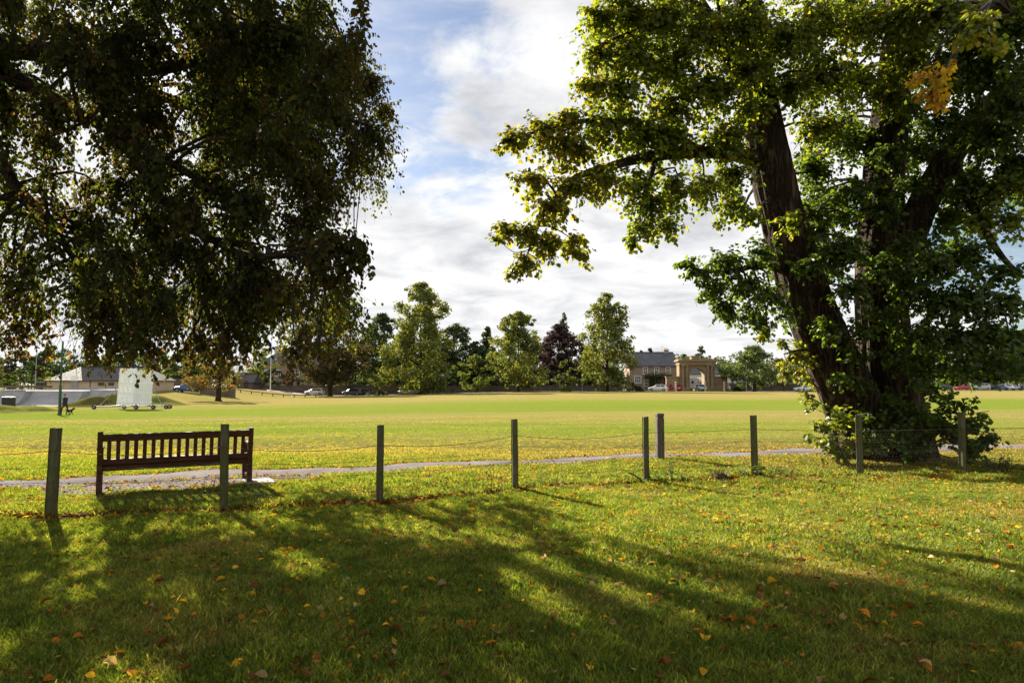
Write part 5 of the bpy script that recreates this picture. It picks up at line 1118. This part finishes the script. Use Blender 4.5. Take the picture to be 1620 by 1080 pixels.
# dry tuft
g = gpt(1137, 11.6); t_ = thing('dry_tuft', 'dry brown grass tuft between two fence posts', 'tuft', g)
b = MB()
for k in range(130):
    a = rng.uniform(0, 6.283); r_ = .12 * rng.random(); l_ = rng.uniform(.10, .20); o_ = Vector((r_ * math.cos(a) * 1.3, r_ * math.sin(a), -.01)); e = o_ + Vector((l_ * .6 * math.cos(a) + rng.normal(0, .03), l_ * .6 * math.sin(a), l_)); m_ = (o_ + e) / 2 + Vector((0, 0, .03)); s_ = Vector((-math.sin(a), math.cos(a), 0)) * .003
    b.add([o_ - s_, o_ + s_, m_ + s_, m_ - s_, e], [(0, 1, 2, 3), (3, 2, 4)])
b.build('blades', simple('dead_grass', (.10, .06, .035), (.06, .035, .02), .9, 20), t_); MB().lathe([(.17, -.03), (.13, .05), (.05, .10)], 10).build('crown', M['soil'], t_)
def stick(label, p0, p1, r, up=.02):
    a = gpt(*p0); b_ = gpt(*p1); b_.z += up; a.z += .015; mm = a.lerp(b_, .5) + Vector((.02, .03, .015)); q, rr = smooth_path([a, mm, b_], [r, r * .8, r * .4], 5); b = MB().tube([v_ - a for v_ in q], rr, 6)
    o = b.build('fallen_branch', M['twig'], smooth=True); o.location = a; return tag(o, label, 'branch')
stick('short dark branch stub propped by the post near the bollard', (1016, 11.15), (992, 11.2), .016, .16)
stick('long thin fallen branch lying at the foot of the leftmost post', (75, 8.2), (185, 8.35), .022, .02)
stick('grey stick lying beside the long thin fallen branch', (120, 8.5), (182, 8.42), .011, .02)
stick('thin stick lying under the fence between bench and next post', (420, 8.75), (560, 9.2), .012)
stick('thin bent stick standing under the bench end', (333, 9.6), (345, 9.7), .006, .28)
stick('twiggy dark stick lying on the sunlit lawn at far right', (1585, 8.9), (1625, 8.95), .012, .03)

# ------------------------------------------------------------------ fallen leaves
def litter_points():
    out_ = []
    def scatter(n, x0, x1, y0, y1, fn):
        x = rng.uniform(x0, x1, n); y = rng.uniform(y0, y1, n); k = fn(x, y); m_ = rng.random(n) < k; out_.append(np.stack([x[m_], y[m_]], 1))
    vis = lambda x, y: (np.abs(x) < y * .80 + .6)
    patch = lambda x, y: .35 + .65 * (.5 + .5 * np.sin(x * 1.1 + 1.7 * np.sin(y * .8)) * np.sin(y * 1.4 + x * .5))
    scatter(1700, -4.5, 4.5, 3.2, 6, lambda x, y: vis(x, y) * patch(x, y))
    scatter(8500, -8, 9, 6, 9, lambda x, y: vis(x, y) * patch(x, y) * (.35 + .65 * sst(-3, 3, x)))
    scatter(14000, -9, 11, 9, 15, lambda x, y: vis(x, y) * patch(x, y) * (y < path_lo(x) + .1) * (.5 + .5 * sst(-4, 2, x)))
    scatter(9500, -14, 20, 13, 25, lambda x, y: vis(x, y) * (y > path_hi(x) - .25) * np.exp(-(y - path_hi(x)) / 4.2))
    scatter(900, -10, 14, 10, 18, lambda x, y: ((y > path_lo(x)) & (y < path_hi(x))) * .35)
    # drifts along path edge, fence line and under the bench
    for fn, n, sd in ((path_hi, 1500, .10), (path_lo, 700, .12)):
        x = rng.uniform(-9, 13, n); out_.append(np.stack([x, fn(x) + rng.normal(0, sd, n)], 1))
    x = np.concatenate([rng.uniform(-8.5, 9, 1700), rng.uniform(-6.5, -1, 1700)]); out_.append(np.stack([x, np.interp(x, FX, FY) - .06 + rng.normal(0, .10, len(x))], 1))
    x = rng.normal(-5.75, .4, 380); out_.append(np.stack([x, 8.3 + rng.normal(0, .12, 380)], 1))
    x = rng.uniform(-7, -3.2, 420); out_.append(np.stack([x, 9.9 + (x + 5.5) * .5 + rng.normal(0, .35, 420)], 1))
    x = rng.normal(8, 1.6, 1100); out_.append(np.stack([x, 13.2 + rng.normal(0, .6, 1100)], 1))
    return np.vstack(out_)
LPt = litter_points(); n = len(LPt)
KINDS = {'y': ((.55, .31, .015), 'bright yellow fallen leaf lying on the near lawn'), 'o': ((.42, .15, .012), 'orange fallen leaf lying on the near lawn'), 'b': ((.125, .052, .014), 'dark brown fallen leaf lying on the near lawn'), 't': ((.33, .235, .10), 'pale tan curled fallen leaf lying on the near lawn')}
kk = np.array(list('yobt')); kind = kk[rng.choice(4, n, p=[.17, .24, .41, .18])]
line = np.abs(LPt[:, 1] - np.interp(LPt[:, 0], FX, FY)) < .25; kind[line & (rng.random(n) < .7)] = 'b'
Z = terrain(LPt[:, 0], LPt[:, 1]); onpath = (LPt[:, 1] > path_lo(LPt[:, 0])) & (LPt[:, 1] < path_hi(LPt[:, 0])) | on_pad(LPt[:, 0], LPt[:, 1])
lift = np.where(onpath, .030, np.where(LPt[:, 1] > path_hi(LPt[:, 0]), .022, rng.uniform(.020, .044, n)))
LP3 = np.stack([LPt[:, 0], LPt[:, 1], Z + lift], 1); an = rng.uniform(0, 6.283, n); tilt = rng.normal(0, .28, (n, 2))
LA = np.stack([np.cos(an), np.sin(an), tilt[:, 0]], 1); LN = np.stack([rng.normal(0, .35, n), rng.normal(0, .35, n), np.ones(n)], 1); LS = .03 + .055 * rng.random(n) ** 1.5 * np.where(LPt[:, 1] > 12, .8, 1)
dist = np.hypot(LPt[:, 0], LPt[:, 1]); pxl = CX + F * LPt[:, 0] / LPt[:, 1]; vis = (pxl > 8) & (pxl < 1612) & (LPt[:, 1] > 3.72) & (LPt[:, 1] < 8)
score = np.where(vis, LS / dist / dist, -1); top = np.argsort(-score)[:300]; keep = np.ones(n, bool); keep[top] = False
cbase = np.array([KINDS[k][0] for k in kind]); C = cbase * (1 + rng.uniform(-.35, .35, (n, 1))); asp = .68
V, Fq, Cc = leaf_geo(LP3[keep], LA[keep], LN[keep], LS[keep], C[keep], asp, .45, .10)
o = link(np_mesh('leaf_litter', V, Fq, Cc), 'leaf_litter', M['litter'], None, 'stuff'); o['label'] = 'scattered autumn leaves lying on lawn, path and field edge'; o['category'] = 'leaf litter'
def single_leaf(col, curl, seed):
    """one detailed fallen leaf: serrated oval outline with a folded midrib and a stalk"""
    r_ = random.Random(seed); N_ = 7; vs, fs = [], []
    for i in range(N_):
        f = i / (N_ - 1); w_ = .36 * math.sin(math.pi * min(max(f * .94 + .04, 0), 1)) ** .75 * (1.1 - .35 * f) * (1 + r_.uniform(-.09, .09)); zc = curl * math.sin(f * 3.0) * .28
        for s_ in (-1, -.5, 0, .5, 1): vs.append((f, w_ * s_, zc + abs(s_) * w_ * (.55 * curl + .2) + r_.uniform(-.012, .012)))
    for i in range(N_ - 1):
        for k in range(4): fs.append((i * 5 + k, i * 5 + k + 1, i * 5 + 6 + k, i * 5 + 5 + k))
    b = len(vs); vs += [(0, -.012, .0), (0, .012, .0), (-.32, .008, .05), (-.32, -.008, .05)]; fs.append((b, b + 1, b + 2, b + 3))
    C_ = np.array([col] * len(vs)); C_ *= np.array([1 + r_.uniform(-.3, .2) for _ in vs])[:, None]
    me = np_mesh('fallen_leaf', np.array(vs), np.array(fs), C_, smooth=True); me.materials.append(M['litter']); return me
protos = {k: [single_leaf(tuple(c * s_ for c in KINDS[k][0]), cu, j + 9 * i) for j, (cu, s_) in enumerate(((.25, 1.0), (.6, .8), (.95 if k in 'tb' else .5, 1.15), (.4, .65)))] for i, k in enumerate('yobt')}
for q, i in enumerate(top):
    k = kind[i]; o = bpy.data.objects.new('fallen_leaf', protos[k][q % 4]); COL.objects.link(o); s_ = float(LS[i]) * (1.3 if q % 17 == 0 else 1)
    o.location = LP3[i]; o.rotation_euler = (rng.normal(0, .35), rng.normal(0, .3), an[i]); o.scale = (s_,) * 3
    tag(o, KINDS[k][1], 'leaf', 'fallen leaves on the near lawn, ' + {'y': 'yellow', 'o': 'orange', 'b': 'dark brown', 't': 'pale tan'}[k])

# ------------------------------------------------------------------ grass: instanced tufts (one uncountable mass)
tcol = bpy.data.collections.new('tuft_library')
for k in range(6):
    r_ = np.random.default_rng(100 + k); nb = 34; vs, fs, cs = [], [], []
    for j in range(nb):
        a = r_.uniform(0, 6.283); rad = .075 * math.sqrt(r_.random()); x0, y0 = rad * math.cos(a), rad * math.sin(a); h = r_.uniform(.016, .048); bend = r_.uniform(.1, 1.0) * h; ba = r_.uniform(0, 6.283); w_ = r_.uniform(.0018, .0042); wa = r_.uniform(0, 6.283)
        sx, sy = w_ * math.cos(wa), w_ * math.sin(wa); bx_, by_ = bend * math.cos(ba), bend * math.sin(ba); b = len(vs)
        vs += [(x0 - sx, y0 - sy, -.006), (x0 + sx, y0 + sy, -.006), (x0 + bx_ * .35 + sx, y0 + by_ * .35 + sy, h * .6), (x0 + bx_ * .35 - sx, y0 + by_ * .35 - sy, h * .6), (x0 + bx_ + sx * .2, y0 + by_ + sy * .2, h), (x0 + bx_ - sx * .2, y0 + by_ - sy * .2, h)]
        fs += [(b, b + 1, b + 2, b + 3), (b + 3, b + 2, b + 4, b + 5)]; v_ = r_.uniform(.5, 1.75); dry = r_.random() < .13
        cs += [(1.9 * v_, 1.55 * v_, 1.7 * v_) if dry else (v_, v_ * r_.uniform(.95, 1.1), v_ * .9)] * 6
    me = np_mesh('tuft', np.array(vs), np.array(fs), np.array(cs)); me.materials.append(M['grass']); tcol.objects.link(bpy.data.objects.new('tuft_%d' % k, me))
def gpts(n, x0, x1, y0, y1, s0, s1, cond):
    x = rng.uniform(x0, x1, n); y = rng.uniform(y0, y1, n); m_ = cond(x, y); x, y = x[m_], y[m_]; return np.stack([x, y, terrain(x, y), rng.uniform(s0, s1, len(x))], 1)
inv = lambda x, y: (np.abs(x) < y * .82 + .8)
bare = lambda x, y: ~((y > path_lo(x) - .03) & (y < path_hi(x) + .03)) & ~(on_pad(x, y) & (rng.random(len(x)) < .96)) & ~((np.abs(y - np.interp(x, FX, FY) + .05) < .17) & (rng.random(len(x)) < .9))
patchy = lambda x, y: rng.random(len(x)) < (.72 + .28 * np.sin(x * 2.3 + np.sin(y * 1.9) * 2) * np.sin(y * 2.7 + x))
GP = np.vstack([gpts(24000, -6, 6, 3.0, 6.0, .75, 1.35, lambda x, y: inv(x, y) & patchy(x, y)), gpts(36000, -9, 9.5, 6.0, 10.0, .8, 1.4, lambda x, y: inv(x, y) & bare(x, y) & patchy(x, y)),
                gpts(34000, -14, 15, 10.0, 16.5, .8, 1.5, lambda x, y: inv(x, y) & bare(x, y) & patchy(x, y)), gpts(60000, -26, 30, 12, 36, .45, .85, lambda x, y: inv(x, y) & (y > path_hi(x) + .05) & (rng.random(len(x)) < np.exp(-(y - 14) / 7.5)))])
# taller fringe along fence posts and path edges
x = rng.uniform(-9, 9, 900); y = np.interp(x, FX, FY) + rng.normal(.12, .12, 900); GP = np.vstack([GP, np.stack([x, y, terrain(x, y), rng.uniform(1.0, 2.2, 900)], 1)])
# scattered taller coarse tufts in the rough near lawn
GP = np.vstack([GP, gpts(1500, -7, 7, 3.2, 9, 1.3, 1.9, lambda x, y: inv(x, y) & (np.sin(x * 1.7 + 2 * np.sin(y)) > .2))])
me = bpy.data.meshes.new('grass'); me.vertices.add(len(GP)); me.vertices.foreach_set('co', GP[:, :3].astype(np.float32).ravel())
for nm, dat in (('gs', GP[:, 3]), ('ga', rng.uniform(0, 6.283, len(GP)))): me.attributes.new(nm, 'FLOAT', 'POINT').data.foreach_set('value', dat.astype(np.float32))
go = bpy.data.objects.new('grass', me); COL.objects.link(go); go['kind'] = 'stuff'; go['label'] = 'short rough lawn grass with dry patches'; go['category'] = 'grass'
ng = bpy.data.node_groups.new('grass_scatter', 'GeometryNodeTree'); ng.interface.new_socket('Geometry', in_out='INPUT', socket_type='NodeSocketGeometry'); ng.interface.new_socket('Geometry', in_out='OUTPUT', socket_type='NodeSocketGeometry')
q = NT(ng); gi = q.n('NodeGroupInput'); gout = q.n('NodeGroupOutput'); m2p = q.n('GeometryNodeMeshToPoints', {'Mesh': gi.outputs[0]})
ci = q.n('GeometryNodeCollectionInfo', transform_space='ORIGINAL'); ci.inputs['Collection'].default_value = tcol; ci.inputs['Separate Children'].default_value = True; ci.inputs['Reset Children'].default_value = True
na = q.n('GeometryNodeInputNamedAttribute', {'Name': 'gs'}, data_type='FLOAT'); nb_ = q.n('GeometryNodeInputNamedAttribute', {'Name': 'ga'}, data_type='FLOAT'); rot = q.n('ShaderNodeCombineXYZ', {2: nb_.outputs[0]})
iop = q.n('GeometryNodeInstanceOnPoints', {'Points': m2p.outputs[0], 'Instance': ci.outputs[0], 'Pick Instance': True, 'Scale': na.outputs[0]}); ng.links.new(rot.outputs[0], iop.inputs['Rotation']); ng.links.new(iop.outputs[0], gout.inputs[0])
go.modifiers.new('scatter', 'NODES').node_group = ng
